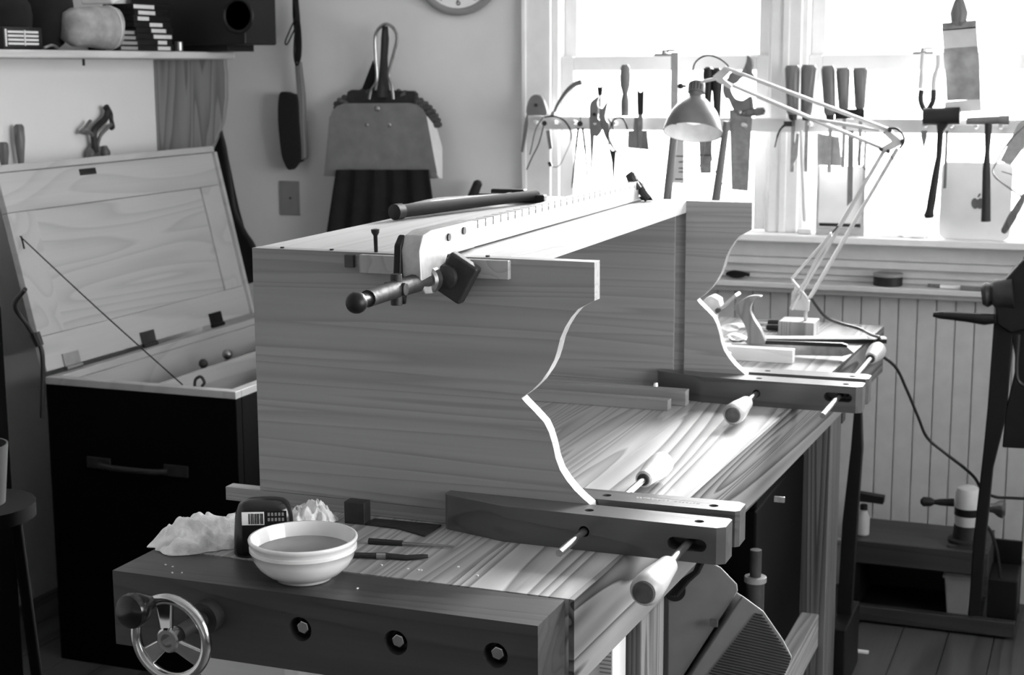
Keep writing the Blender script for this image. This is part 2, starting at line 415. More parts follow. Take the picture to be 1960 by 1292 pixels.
# dividers
for nm, top, legs, lb in [('divider', (1110, 232), [[(1107, 245), (1103, 280), (1095, 360)], [(1115, 245), (1120, 285), (1125, 350)]], 'pair of slim steel dividers on the third peg of the rail')]:
    pr = [('leg', B().tube(px_spline(l, TY-.02), [.0045]*6+[.0035]*4+[.0018], 6), DSTEEL) for l in legs]
    pr.append(('head', B().cyl(Yp(1110, 237, TY-.03), Yp(1110, 237, TY-.008), .009), DSTEEL))
    pr.append(('stem', B().cyl(Yp(1111, 234, TY-.02), Yp(1111, 219, TY-.02), .002, .001), DSTEEL))
    pr.append(('wing_rod', B().cyl(Yp(1102, 279, TY-.02), Yp(1124, 280, TY-.02), .0018), STEEL))
    simple(nm, lb, 'dividers', pr, TG)
# large shears / snips
b = prj([(1128, 206), (1131, 195), (1142, 186), (1147, 184), (1143, 196), (1145, 206), (1144, 225), (1148, 232), (1151, 250), (1142, 262), (1137, 260), (1136, 275), (1132, 320), (1129, 322), (1130, 300), (1128, 240)], TY-.02, .008, 3)
b2 = prj([(1147, 206), (1152, 208), (1160, 196), (1163, 195), (1160, 210), (1158, 225), (1165, 240), (1166, 260), (1178, 285), (1204, 313), (1190, 304), (1172, 284), (1158, 262), (1150, 235)], TY-.012, .008, 3)
p = Yp(1138, 219, TY-.02)
simple('tin_snips', 'big grey metal snips with open jaws pointing up on the fourth peg', 'snips',
       [('jaw_handle', b, GREYMET, .001), ('jaw_handle', b2, GREYMET, .001), ('pivot', B().cyl(p+V((0,-.006,0)), p+V((0,.02,0)), .005), DSTEEL)], TG)
def hang_knife(px0, px1, top, bot, hole, lb, w0=1):
    cx = (px0+px1)/2
    b = out([(px0, bot), (px0-w0, top+8), (px0+1, top+2), (cx, top), (px1-1, top+2), (px1+w0, top+8), (px1, bot)], TY+.005, .008)
    o = obj('handle', b, RUBBER, None, .001)
    p = Yp(cx, hole, TY+.005); cut(o, B().cyl(p+V((0,-.02,0)), p+V((0,.03,0)), .0062, n=16))
    t = thing('hanging_knife', lb, 'knife', Yp(cx, bot, TY), TG)
    o.parent = t; o.matrix_parent_inverse = inv_of(t)
    obj('blade', out([(px0+1, bot), (px1-1, bot), (px1-2, bot+60), (cx, bot+70), (px0+2, bot+60)], TY+.008, .002), STEEL, t)
hang_knife(1144, 1152, 157, 182, 163, 'narrow black handle with a hole standing above the tin snips')
hang_knife(1220, 1231, 166, 219, 173, 'tapered black handle with a hole in its top, right of the tall wooden handle')
p0, p1 = Yp(1196, 222, TY), Yp(1197, 124, TY)
simple('rasp', 'rasp with a tall waisted wooden handle between the snips and the black handle', 'rasp',
       [('handle', B().turned(p0, p1, [(0, .0125), (.3, .013), (.43, .0085), (.6, .0155), (.78, .017), (.95, .014), (1, .010)]), TOOLWOOD)], TG)
b = out([(1202, 250), (1238, 250), (1242, 287), (1201, 283)], TY+.01, .008)
simple('scraper_blade', 'grey square blade of a tool hanging just under the rail below the wooden handle', 'scraper', [('blade', b, GREYMET), ('neck', out([(1214, 225), (1226, 225), (1228, 251), (1212, 251)], TY+.012, .005), GREYMET)], TG)
# scissors
b = B().tube(px_spline([(1166, 236), (1164, 229), (1158, 227)], TY-.03), .003, 6)
lp = [(1172, 245), (1173, 232), (1180, 226), (1190, 226), (1197, 235), (1201, 248)]
b = B().tube(px_spline(lp, TY-.025), .0028, 6); b.tube(px_spline([(1173, 245), (1176, 262), (1181, 276)], TY-.025), .0022, 6)
b2 = B().tube(px_spline([(1164, 228), (1169, 234), (1168, 246), (1164, 262), (1166, 281), (1172, 290)], TY-.028), .0025, 6)
b3 = out([(1165, 282), (1171, 290), (1179, 286), (1177, 310), (1175, 350), (1173, 350), (1171, 310)], TY-.03, .004)
simple('scissors', 'dark scissors with looped grips and a long closed blade pointing down on the fifth peg', 'scissors', [('grip', b, DSTEEL), ('grip', b2, DSTEEL), ('blade', b3, DSTEEL)], TG)
# long wooden square behind lamp
b = out([(1284, 100), (1298, 100), (1297, 232), (1283, 232)], TY+.012, .016); b2 = out([(1276, 97), (1279, 94), (1305, 96), (1305, 99), (1279, 99), (1278, 104)], TY+.01, .01)
simple('wooden_gauge_bar', 'upright pale wooden bar with a thin hooked top left of the lamp shade', 'gauge', [('bar', b, LIDF, .001), ('hook', b2, GREYMET)], TG)
b = out([(1290, 265), (1309, 265), (1309, 348), (1286, 345)], TY+.012, .003)
t = simple('steel_rule', 'short pale ruler with dark graduation marks hanging below the lamp shade', 'ruler', [('rule', b, PLASTL), ('marks', B(), RUBBER)], TG) if False else None
t = thing('steel_rule', 'short pale ruler with dark graduation marks hanging below the lamp shade', 'ruler', Yp(1300, 265, TY), TG)
obj('rule', out([(1288, 232), (1309, 232), (1309, 352), (1286, 350)], TY+.012, .003), PLASTL, t)
b = B()
for i, py in enumerate([298, 309, 321, 328, 342]): b.box(*[tuple(q) for q in (Yp(1292 if i in (0, 4) else 1299, py+2, TY+.0115), Yp(1308, py, TY+.0115)+V((0, .0008, 0)))])
obj('graduations', b, DSTEEL, t)
# dowels
p0, p1 = Yp(1277, 384, TY-.02), Yp(1292, 235, TY-.02)
simple('mallet_stick', 'straight grey wooden stick hanging left of the ruler under the lamp shade', 'stick', [('stick', B().tube([p0, p1], [.0145, .012], 12), TOOLWOOD), ], TG)
p0, p1 = Yp(1369, 392, TY-.015), Yp(1391, 232, TY-.015)
simple('mallet_stick', 'dark tapering wooden stick hanging right of the lamp shade', 'stick', [('stick', B().tube([p0, p1], [.0145, .010], 12), TOOLWOOD)], TG)
b = B().tube(px_spline([(1349, 262), (1347, 290), (1340, 315), (1325, 345), (1308, 384)], TY-.02), .0022, 6)
b2 = B().tube(px_spline([(1360, 262), (1362, 300), (1372, 335), (1390, 360), (1409, 386)], TY-.02), .0022, 6)
simple('large_compass', 'large thin compass with splayed legs hanging below the lamp shade', 'compass', [('leg', b, GREYMET), ('leg', b2, GREYMET), ('crossbar', B().cyl(Yp(1335, 297, TY-.02), Yp(1364, 297, TY-.02), .0015), DSTEEL)], TG)
simple('putty_knife', 'broad pale blade hanging inside the legs of the large compass', 'putty knife', [('blade', out([(1337, 240), (1364, 240), (1361, 332), (1340, 332)], TY+.01, .002), STEEL)], TG)
# black chisel handles behind lamp head
for a, bb, nm in [((1355, 205), (1356, 128), 'dark handle with a rounded cap directly behind the lamp head'), ((1373, 240), (1372, 130), 'dark tapering handle just right of the rounded-cap handle behind the lamp')]:
    p0, p1 = Yp(*a, TY), Yp(*bb, TY)
    simple('chisel', nm, 'chisel', [('handle', B().turned(p0, p1, [(0, .009), (.5, .013), (.8, .017), (.95, .015), (1, .008)]), RUBBER)], TG)
# hand saw with ornate handle
hp = [(1398, 139), (1412, 140), (1422, 132), (1428, 118), (1430, 106), (1437, 112), (1440, 125), (1438, 138), (1444, 148), (1436, 152), (1420, 148), (1410, 158), (1398, 165), (1402, 180), (1410, 190), (1422, 192), (1436, 184), (1440, 200), (1438, 215), (1412, 218), (1402, 208), (1394, 190), (1388, 188), (1383, 175), (1384, 160), (1392, 150)]
simple('hand_saw', 'hand saw with scrolled handle above the rail and broad blade below it', 'saw',
       [('handle', prj(hp, TY, .02, 3), TOOLWOOD, .002), ('blade', out([(1396, 210), (1440, 210), (1432, 366), (1400, 363)], TY+.012, .0015), STEEL)], TG)
p0, p1 = Yp(1421, 218, TY-.01), Yp(1464, 212, TY-.01)
simple('carving_knife', 'folding knife with a short grey wooden handle lying sideways on the rail', 'knife',
       [('handle', B().turned(p0, p1, [(0, .006), (.2, .010), (.7, .0125), (.95, .011), (1, .006)]), TOOLWOOD), ('bolster', B().ball(Yp(1415, 216, TY-.01), .010), STEEL), ('rivet', B().cyl(Yp(1463, 212, TY-.028), Yp(1463, 212, TY-.01), .003), RUBBER)], TG)
# five wooden handled tools
HG = 'big wooden handles standing in a row on the rail'
hl = [('straight dark wooden handle, leftmost of the five in the row on the rail', (1503, 1530, 125, 219, 1507, 1528), 355),
      ('wooden handle leaning right, second of the five in the row', (1535, 1563, 124, 219, 1533, 1554), 0),
      ('wooden handle leaning left, middle of the five in the row', (1573, 1597, 126, 220, 1578, 1599), 330),
      ('shorter wooden handle, fourth of the five in the row', (1601, 1626, 130, 210, 1606, 1624), 0),
      ('straight wooden handle, rightmost of the five in the row', (1634, 1660, 130, 208, 1637, 1655), 0)]
for lb, (a0, a1, yt, yb, c0, c1), bl in hl:
    p0, p1 = Yp((c0+c1)/2, yb, TY), Yp((a0+a1)/2, yt, TY)
    r1 = (a1-a0)/2*5.1/FPX; r0 = (c1-c0)/2*5.1/FPX
    pr = [('handle', B().turned(p0, p1, [(0, r0*.8), (.05, r0), (.5, (r0+r1)/2), (.93, r1), (1, r1*.8)]), TOOLWOOD),
          ('ferrule', B().turned(p0+(p0-p1)*.12, p0, [(0, r0*.6), (1, r0*.75)]), DSTEEL),
          ('blade', B().box(*[tuple(q) for q in (Yp((c0+c1)/2-5, yb+110, TY)+V((0, -.002, 0)), p0+V((.008, .002, 0)))]), STEEL)]
    simple('turning_tool', lb, 'turning tool', pr, HG)
b = out([(1598, 209), (1654, 209), (1654, 226), (1598, 228)], TY-.008, .02)
simple('black_block_fitting', 'black block hanging on the rail beneath the fourth and fifth wooden handles', 'fitting', [('block', b, BLACK, .002)], TG)
b = B().tube(px_spline([(1512, 236), (1500, 241), (1490, 255), (1483, 282)], TY-.02), [.004]*6+[.003]*6+[.002]*4, 8); b.box(*[tuple(q) for q in (Yp(1500, 242, TY-.025), Yp(1518, 232, TY-.01))])
simple('hook_tool', 'dark sickle-shaped hook hanging left of the row of wooden handles', 'hook', [('hook', b, DSTEEL)], TG)
b = out([(1522, 270), (1524, 256), (1530, 256), (1527, 300), (1512, 326), (1516, 290)], TY-.015, .004)
simple('pruning_blade', 'curved pale blade hanging right below the sickle-shaped hook', 'blade', [('blade', b, STEEL)], TG)
p0, p1 = Yp(1540, 424, TY-.02), Yp(1533, 250, TY-.02)
simple('white_rod', 'long white rod hanging from the rail beside the window post', 'rod', [('rod', B().cyl(p0, p1, .005), PLASTL)], TG)
simple('flat_iron_bar', 'flat grey iron bar hanging below the two rightmost wooden handles', 'bar', [('bar', out([(1623, 250), (1634, 250), (1632, 384), (1621, 395)], TY-.012, .005), GREYMET, .001)], TG)
t = thing('wire_cutter', 'small thin wire tool dangling just left of the lamp elbow', 'wire tool', Yp(1650, 255, TY), TG)
obj('wire', B().tube(px_spline([(1656, 252), (1648, 280), (1641, 305), (1646, 315), (1658, 325)], TY-.02), .0015, 6), DSTEEL, t)
obj('wire', B().tube(px_spline([(1657, 252), (1656, 285), (1650, 310), (1656, 326)], TY-.02), .0013, 6), DSTEEL, t)
# pliers
lh = [(1766, 101), (1764, 130), (1763, 155), (1761, 170)]; rh = [(1795, 105), (1795, 125), (1788, 150), (1787, 172)]
pr = [('grip', B().tube(px_spline(lh, TY-.01), [.006]*8+[.0075]*8, 8), PLASTL), ('grip', B().tube(px_spline(rh, TY-.01), [.006]*8+[.0075]*8, 8), PLASTL),
      ('jaw', B().tube(px_spline([(1764, 172), (1762, 190), (1767, 206), (1775, 215)], TY-.01), .008, 8), RUBBER),
      ('jaw', B().tube(px_spline([(1787, 172), (1786, 192), (1780, 205), (1773, 215)], TY-.01), .008, 8), RUBBER),
      ('spring_wire', B().tube(px_spline([(1762, 186), (1778, 189), (1791, 189), (1800, 181), (1806, 180)], TY-.014), .0013, 6), DSTEEL)]
simple('pliers', 'pliers with pale grips pointing up left of the hanging strop', 'pliers', pr, TG)
simple('awl_tip', 'small grey pointed spike hanging below the black mallet head', 'awl', [('spike', B().turned(Yp(1768, 286, TY), Yp(1769, 250, TY), [(0, .0005), (.7, .009), (1, .009)]), GREYMET)], TG)
# strop / whisk paper with banding and wooden spoon-shaped clip
t = thing('hanging_strop', 'long dark strap with pale bands hanging from a wooden knob at the right window', 'strop', Yp(1840, 30, TY), TG)
def band(y0, y1, l0, l1, r0, r1, mat, nm, yy=0, th=.004): obj(nm, out([(l0, y0+2), (r0, y0-4), (r1, y1-3), (l1, y1+2)], TY+.01+yy, th), mat, t)
band(42, 57, 1803, 1803, 1869, 1869, CANVAS, 'strap_top'); band(55, 92, 1803, 1806, 1869, 1872, PLASTL, 'pale_band')
b = out([(1805, 93), (1872, 88), (1874, 110), (1876, 150), (1877, 190), (1812, 193), (1810, 150), (1806, 120)], TY+.01, .004); obj('strap_middle', b, CANVAS, t)
band(193, 215, 1809, 1806, 1877, 1879, PLASTL, 'pale_band')
p0, p1 = Yp(1835, 50, TY-.004), Yp(1837, -22, TY-.004)
obj('knob', B().turned(p0, p1, [(0, .008), (.12, .022), (.35, .026), (.6, .018), (.8, .009), (1, .008)]), TOOLWOOD, t)
# rubber mallet
t = thing('rubber_mallet', 'black rubber mallet hanging head up on pegs, handle slanting down to the left', 'mallet', Yp(1803, 240, TY), TG)
obj('head', B().cyl(Yp(1767, 224, TY-.03), Yp(1838, 222, TY-.03), .0255, n=24), RUBBER, t, .003)
obj('handle', B().tube([Yp(a, c, TY-.03) for a, c in [(1804, 236), (1800, 252), (1797, 300), (1790, 340), (1783, 385), (1780, 402), (1778, 412), (1778, 417)]], [.019, .0095, .0085, .011, .0125, .012, .015, .011], 14), RUBBER, t)
# hammer
t = thing('framing_hammer', 'hammer with dark square-ended handle hanging straight down in front of the silver lid', 'hammer', Yp(1890, 240, TY), TG)
b = B().cyl(Yp(1850, 232, TY-.03), Yp(1888, 231, TY-.03), .010, .012).cyl(Yp(1888, 231, TY-.03), Yp(1915, 230, TY-.03), .012).cyl(Yp(1912, 230, TY-.03), Yp(1932, 230, TY-.03), .014, n=20)
obj('head', b, GREYMET, t, .001)
obj('handle', B().tube([Yp(a, c, TY-.03) for a, c in [(1892, 236), (1891, 262), (1890, 290), (1888, 325), (1888, 360), (1887, 424)]], [.012, .0105, .008, .0125, .0135, .0155], 14, sq=.7), RUBBER, t, .001)
simple('steel_strip', 'thin steel strip hanging just right of the mallet handle', 'ruler', [('strip', out([(1810, 250), (1815, 250), (1811, 360), (1805, 361)], TY+.005, .002), GREYMET)], TG)
# fret saw
t = thing('coping_saw', 'coping saw with a wire frame and dark wooden handle hanging at the right edge', 'saw', Yp(1935, 300, TY), TG)
obj('frame', B().tube(px_spline([(1975, 230), (1950, 250), (1925, 280), (1905, 315), (1901, 330), (1912, 345), (1955, 376)], TY-.03), .0028, 8), STEEL, t)
obj('blade', B().tube([Yp(1917, 328, TY-.03), Yp(1975, 346, TY-.03)], .0016, 6), STEEL, t)
obj('handle', B().turned(Yp(1920, 446, TY-.03), Yp(1962, 372, TY-.03), [(0, .005), (.05, .0095), (.4, .012), (.8, .009), (1, .006)]), TOOLWOOD, t)
simple('wide_blade_saw', 'broad pale saw blade slanting behind the coping saw frame', 'saw', [('blade', out([(1948, 238), (1975, 215), (1975, 262), (1935, 316), (1914, 308)], TY+.005, .003), ALU)], TG)

# --- things standing on the sill
SYY = WY-.03; SZ = 1.111
def onsill(px, y=SYY): return Yp(px, 445, y)
x0, x1 = Yp(1798, 400, SYY-.02).x, Yp(1935, 400, SYY-.02).x
zt = Yp(1850, 310, SYY).z
t = thing('laptop_lid', 'silver rounded rectangle with a small fruit emblem leaning against the right window', 'laptop', ((x0+x1)/2, SYY, SZ))
r = .02; pts = []
for cx, cz, a0 in [(x1-r, zt-r, 0), (x0+r, zt-r, 90), (x0+r, SZ+r, 180), (x1-r, SZ+r, 270)]:
    for k in range(5):
        a = radians(a0+k*22.5); pts.append((cx+r*cos(a), SYY-.012, cz+r*sin(a)))
obj('lid', B().prism(pts, (0, .012, 0)), TABLET, t, .001)
lg = [(1871, 382), (1866, 379), (1861, 382), (1859, 389), (1861, 396), (1866, 400), (1871, 398), (1876, 400), (1881, 396), (1883, 391), (1879, 388), (1880, 383), (1877, 379)]
b = prj(lg, SYY-.0135, .002, 3); b.add([*B().prism(px_spline([(1871, 378), (1873, 372), (1877, 370), (1876, 375)], SYY-.0135, 3, True), (0, .002, 0)).v], B().prism(px_spline([(1871, 378), (1873, 372), (1877, 370), (1876, 375)], SYY-.0135, 3, True), (0, .002, 0)).f)
obj('emblem', b, LOGO, t)
# framed panel
a0, a1 = Yp(1562, 440, SYY), Yp(1654, 440, SYY); ft = Yp(1600, 265, SYY).z
t = thing('framed_board', 'narrow upright frame with a white panel standing on the sill behind the lamp', 'frame', ((a0.x+a1.x)/2, SYY, SZ))
obj('frame', B().box((a0.x, SYY-.01, SZ), (a0.x+.006, SYY+.01, ft)).box((a1.x-.008, SYY-.01, SZ), (a1.x, SYY+.01, ft)).box((a0.x+.006, SYY-.01, SZ), (a1.x-.008, SYY+.01, SZ+.02)), LIDF, t)
obj('white_panel', B().box((a0.x+.006, SYY-.002, SZ+.02), (a1.x-.008, SYY+.001, Yp(1600, 318, SYY).z)), PAPER, t)
obj('dark_strip', B().box((a0.x+.01, SYY-.006, SZ+.025), (a1.x-.012, SYY-.002, SZ+.034)), RUBBER, t)
simple('bench_scraper', 'pale square saw blade hanging above the white panel of the frame', 'blade', [('blade', out([(1564, 255), (1606, 262), (1612, 318), (1564, 316)], TY+.012, .002), ALU)], TG)
p = onsill(1541); simple('small_box', 'small white box on the sill beside the window post', 'box', [('box', B().box((p.x-.02, p.y-.02, SZ), (p.x+.02, p.y+.01, SZ+.014)), PLASTL, .002)])
for k, (px, dz, rr) in enumerate([(1700, 0, .1), (1745, 0, -.15), (1760, .004, .25)]):
    p = onsill(px, SYY-.015); R = Matrix.Rotation(rr, 3, 'Z')
    lbs = ['loose white sheet on the sill, leftmost of three', 'white sheet of paper lying flat on the sill under another', 'small white sheet on top of the others on the sill']
    tag(obj('paper_sheet', B().obox((p.x, p.y, SZ+.002+dz), (.09 if k < 2 else .05, .04, .003), R), PAPER), lbs[k], 'paper', 'papers on the sill')
# --- ledge
LZ = .967; LYY = WY-.06
p = Yp(1700, 530, LYY)
t = thing('tape_tin', 'short round dark tin with a paler lid on the narrow ledge under the sill', 'tin', (p.x, LYY, LZ))
obj('body', B().cyl((p.x, LYY, LZ), (p.x, LYY, LZ+.026), .043, n=32), RUBBER, t, .002); obj('lid', B().cyl((p.x, LYY, LZ+.026), (p.x, LYY, LZ+.036), .044, n=32), PLAST, t, .002)
p = Yp(1410, 522, LYY)
b = B().ball((p.x, LYY, LZ+.012), .028, 12, (1.1, .8, .4)); b.tube(spline([(p.x-.03, LYY, LZ+.012), (p.x, LYY-.02, LZ+.022), (p.x+.04, LYY, LZ+.012)]), .006, 6)
tag(obj('black_glove', b, CLOTHB), 'small crumpled black bundle on the ledge beside the far ogee panel', 'glove')
for k, (a, c) in enumerate([(1775, 1835), (1800, 1860), (1840, 1885)]):
    pa, pc = Yp(a, 552, LYY+.0), Yp(c, 548, LYY-.01*k); z = LZ+.006
    mt = [TOOLWOOD, PAPER, GREYMET][k]
    tag(obj('wood_offcut', B().prism([(pa.x, LYY-.02*k, LZ), (pc.x, LYY-.02*k-.01, LZ), (pc.x+.01, LYY-.02*k+.008, LZ), (pa.x, LYY-.02*k+.014, LZ)], (0, 0, .008+.002*k)), mt, bevel=.001),
        ['thin brown offcut on the ledge right of the round tin', 'pale paper strip among offcuts on the ledge', 'grey sliver on the ledge nearest the black vise'][k], 'offcut', 'scraps on the ledge')

# ================================================================= BACK WALL, LEFT PART
WQ = WY-.001
# wall clock
cc = Yp(877, -66, WY-.02); cr = 92*5.05/FPX
t = thing('wall_clock', 'round white wall clock with a grey rim cut by the top of the picture', 'clock', (cc.x, WY, cc.z))
n = 40; rim = [V((cc.x+cr*cos(2*pi*i/n), WY-.02, cc.z+cr*sin(2*pi*i/n))) for i in range(n)]
rim = [V((cc.x+(cr-.008)*cos(2*pi*i/n), WY-.018, cc.z+(cr-.008)*sin(2*pi*i/n))) for i in range(n)]
obj('rim', B().tube(rim, .013, 10, True), PLAST, t)
obj('face', B().cyl((cc.x, WY-.02, cc.z), (cc.x, WY-.002, cc.z), cr-.01, n=40), PAPER, t)
def text_mesh(txt, size, M, mat, parent, name='numeral', align='CENTER'):
    cu = bpy.data.curves.new('t', 'FONT'); cu.body = txt; cu.size = size; cu.align_x = align; cu.align_y = 'CENTER'; cu.extrude = .0004
    o = bpy.data.objects.new('t', cu); C.objects.link(o)
    dg = bpy.context.evaluated_depsgraph_get(); dg.update()
    me = bpy.data.meshes.new_from_object(o.evaluated_get(dg)); bpy.data.objects.remove(o)
    me.transform(M); me.materials.append(mat)
    q = bpy.data.objects.new(name, me); C.objects.link(q); q.parent = parent; q.matrix_parent_inverse = inv_of(parent); return q
RXZ = Matrix(((1,0,0,0),(0,0,-1,0),(0,1,0,0),(0,0,0,1)))   # text upright, readable from -Y
for h in range(1, 13):
    a = radians(90-30*h); rr = (cr-.01)*.80
    text_mesh(str(h), .032, Matrix.Translation((cc.x+rr*cos(a), WY-.0215, cc.z+rr*sin(a))) @ RXZ, RUBBER, t)
for a, L, w_ in [(radians(62), .06, .006), (radians(150), .085, .004)]:
    obj('hand', B().obox((cc.x+cos(a)*L/2, WY-.0235, cc.z+sin(a)*L/2), (L, .001, w_), Matrix.Rotation(-a, 3, 'Y')), RUBBER, t)
# dustpan
DY = WY-.10
t = thing('dustpan', 'grey sheet metal dustpan hanging on the plaster wall by its wire loop handle', 'dustpan', Yp(738, 45, DY))
fp = [(621, 336), (632, 223), (636, 212), (644, 203), (658, 198), (783, 197), (797, 200), (809, 209), (816, 222), (838, 339), (832, 342)]
obj('pan', out(fp, DY, .003), GREYMET, t, .001)
obj('lip', out([(620, 336), (622, 327), (834, 331), (839, 341), (620, 337)], DY-.006, .006), GREYMET, t, .001)
fa = [Yp(a, c, DY) for a, c in [(816, 222), (838, 341)]]; fb = [Yp(a, c, DY) for a, c in [(846, 342), (846, 283), (837, 245)]]
b = B().prism([fa[0], fa[1], Yp(846, 342, DY), Yp(846, 283, DY+.05), Yp(835, 245, DY+.05)], (.002, 0, 0)); obj('side_flange', b, PLASTL, t)  # right flange paler than the pan: light on that side put into its colour
fa = [Yp(a, c, DY) for a, c in [(632, 223), (621, 336)]]
b = B().prism([fa[0], fa[1], fa[1]+V((-.004,.01,0)), fa[1]+V((-.004,.06,.06)), fa[0]+V((-.004,.06,0))], (-.002, 0, 0)); obj('side_flange', b, GREYMET, t)
b = B().box((Yp(645, 200, DY).x, DY+.003, Yp(645, 200, DY).z-.2), (Yp(800, 200, DY).x, DY+.07, Yp(645, 200, DY).z-.197)); 
for a, c, rr in [(722, 208, .010), (702, 239, .007), (745, 239, .007)]:
    p = Yp(a, c, DY); obj('rivet', B().ball(p, rr, 12, (1, .5, 1)), STEEL, t)
b = B().tube(px_spline([(707, 190), (711, 172), (721, 152), (719, 110), (718, 74), (724, 56), (738, 46), (753, 54), (760, 74), (753, 105), (744, 141), (750, 164), (753, 190)], DY+.01), .0052, 10)
obj('handle_loop', b, STEEL, t)
# round brush behind
BYY = DY+.045
t = thing('counter_brush', 'dark fan-shaped brush hanging behind the dustpan with its black handle inside the wire loop', 'brush', Yp(735, 60, BYY))
obj('handle', B().tube([Yp(a, c, BYY-.012) for a, c in [(737, 50), (737, 75), (735, 110), (734, 150), (733, 186)]], [.010, .014, .013, .017, .026], 12, sq=.6), RUBBER, t)
obj('strap', out([(714, 115), (692, 172), (714, 178), (722, 150)], BYY, .004), CLOTHB, t)
obj('head', out([(664, 176), (672, 172), (790, 174), (796, 180), (790, 215), (668, 215)], BYY-.012, .024), DSTEEL, t, .003)
cxy = (728, 250)
for k in range(27):
    a = radians(8+k*164/26)
    p0 = Yp(cxy[0]+66*cos(a)*1.0, cxy[1]-60*sin(a)-2, BYY); rr = 1
    ex, ey = cxy[0]+cos(a)*118, cxy[1]-sin(a)*82
    ex = max(ex, 640)
    if ey < 172: ey = 172+random.random()*5
    p1 = Yp(ex, ey, BYY+random.uniform(-.01, .01))
    if abs(p1.x-p0.x) < .01 and False: continue
    obj('bristle_tuft', B().turned(p0, p1, [(0, .008), (.9, .0105), (1, .007)], 8), FANB, t)
# bench brush at left
QY = WY-.05
t = thing('bench_brush', 'long-handled brush with black bristles hanging from a cord left of the dustpan', 'brush', Yp(570, 30, QY))
obj('stock', out([(563, 118), (573, 118), (580, 180), (584, 303), (576, 306), (569, 300), (568, 180)], QY-.01, .022), TOOLWOOD, t, .003)
obj('handle', B().tube([Yp(a, c, QY) for a, c in [(565, -10), (567, 30), (571, 80), (569, 125)]], [.010, .013, .011, .009], 12), CLOTHB, t)
obj('bristles', prj([(533, 182), (543, 176), (556, 180), (568, 186), (571, 230), (575, 302), (566, 312), (553, 326), (543, 312), (537, 290), (531, 230)], QY-.018, .036, 3), BRIST, t, .004)
obj('cord', B().tube(px_spline([(562, 0), (566, 30), (556, 55), (546, 80), (550, 84), (562, 60), (572, 40), (576, 75), (575, 110), (568, 125), (563, 108), (564, 70), (568, 40)], QY-.016), .0028, 6), CLOTHB, t)
# outlet plate
p0, p1 = Yp(536, 411, WY-.006), Yp(572, 347, WY-.006)
t = thing('blank_wall_plate', 'grey blank wall plate with a centre screw under the hanging brush', 'wall plate', ((p0.x+p1.x)/2, WY, p0.z))
obj('plate', B().box((p0.x, WY-.006, p0.z), (p1.x, WY-.001, p1.z)), PLAST, t, .002)
obj('screw', B().cyl(((p0.x+p1.x)/2+.004, WY-.008, (p0.z+p1.z)/2), ((p0.x+p1.x)/2+.004, WY-.005, (p0.z+p1.z)/2), .004), DSTEEL, t)
# black draped jacket below dustpan
AY = WY-.10
def drape(tl, tr, bl, br, y, folds, amp, mat, name, label, cat, ph=0):
    a, b_, c, d = Yp(*tl, y), Yp(*tr, y), Yp(*bl, y), Yp(*br, y)
    def P(u, v):
        q = (a*(1-u)+b_*u)*(1-v) + (c*(1-u)+d*u)*v
        return q + V((0, -amp*(.3+.7*v)*(sin(u*folds*2*pi+ph+2*v)+.4*noise.noise(V((u*6, v*3, ph))))-.0, 0))
    o = obj(name, B().grid(P, 60, 20, (0, .012, 0)), mat); return tag(o, label, cat)
drape((643, 325), (818, 325), (560, 900), (905, 900), AY-.02, 5, .022, CLOTHB, 'black_jacket', 'black draped cloth hanging on the wall below the dustpan', 'jacket')
p0, p1 = Yp(893, 400, WY-.06), Yp(915, 350, WY-.06)
t = thing('black_stick', 'black rounded stick end leaning against the wall right of the black draped cloth', 'stick', Yp(860, 480, WY-.06))
obj('stick', B().tube([Yp(815, 560, WY-.06), p0, Yp(905, 375, WY-.06), p1, Yp(917, 346, WY-.06)], [.013, .013, .017, .015, .008], 12), RUBBER, t)
# black apron in corner
tag(obj('black_apron', out([(407, 222), (413, 226), (424, 272), (443, 365), (452, 405), (462, 440), (484, 476), (486, 540), (420, 560), (392, 420), (385, 300), (394, 240)], 4.60, .03), CLOTHB, bevel=.008), 'black cloth apron hanging in the corner below the wooden shelf bracket', 'apron')
ln = px_spline([(404, 215), (428, 270), (440, 345), (450, 405), (470, 445), (487, 472), (500, 520)], 4.58)
tag(obj('power_cord', B().tube(ln, .006, 8), SKIN_DARK), 'black cord hanging in the corner beside the black apron', 'cord')

# ================================================================= LEFT WALL SHELF
sx = -2.755; z0, z1 = 1.648, 1.671
sh = thing('wall_shelf', 'long pale wooden shelf on the left wall carrying tapes and a speaker', 'shelf', (LX, 3.6, z0))
def P(u, v): return V((0,0,0))
obj('board', B().box((LX+.001, 2.2, z0), (sx, 4.6, z1)), SHELFW, sh, .005)
bp = [(LX+.001, z0-.001), (-2.775, z0-.001), (-2.772, 1.6), (-2.775, 1.52), (-2.79, 1.44), (-2.82, 1.38), (-2.86, 1.31), (-2.89, 1.24), (LX+.001, 1.20)]
obj('bracket', B().prism([(a, 4.56, c) for a, c in bp], (0, .022, 0)), BRACKW, sh, .002, label='grained wooden bracket with a curved edge')
q = Xp(160, 118, -2.9); obj('screw_eye', B().cyl((-2.9, q.y, z0-.02), (-2.9, q.y, z0), .004), DSTEEL, sh)
SH = z1+.001
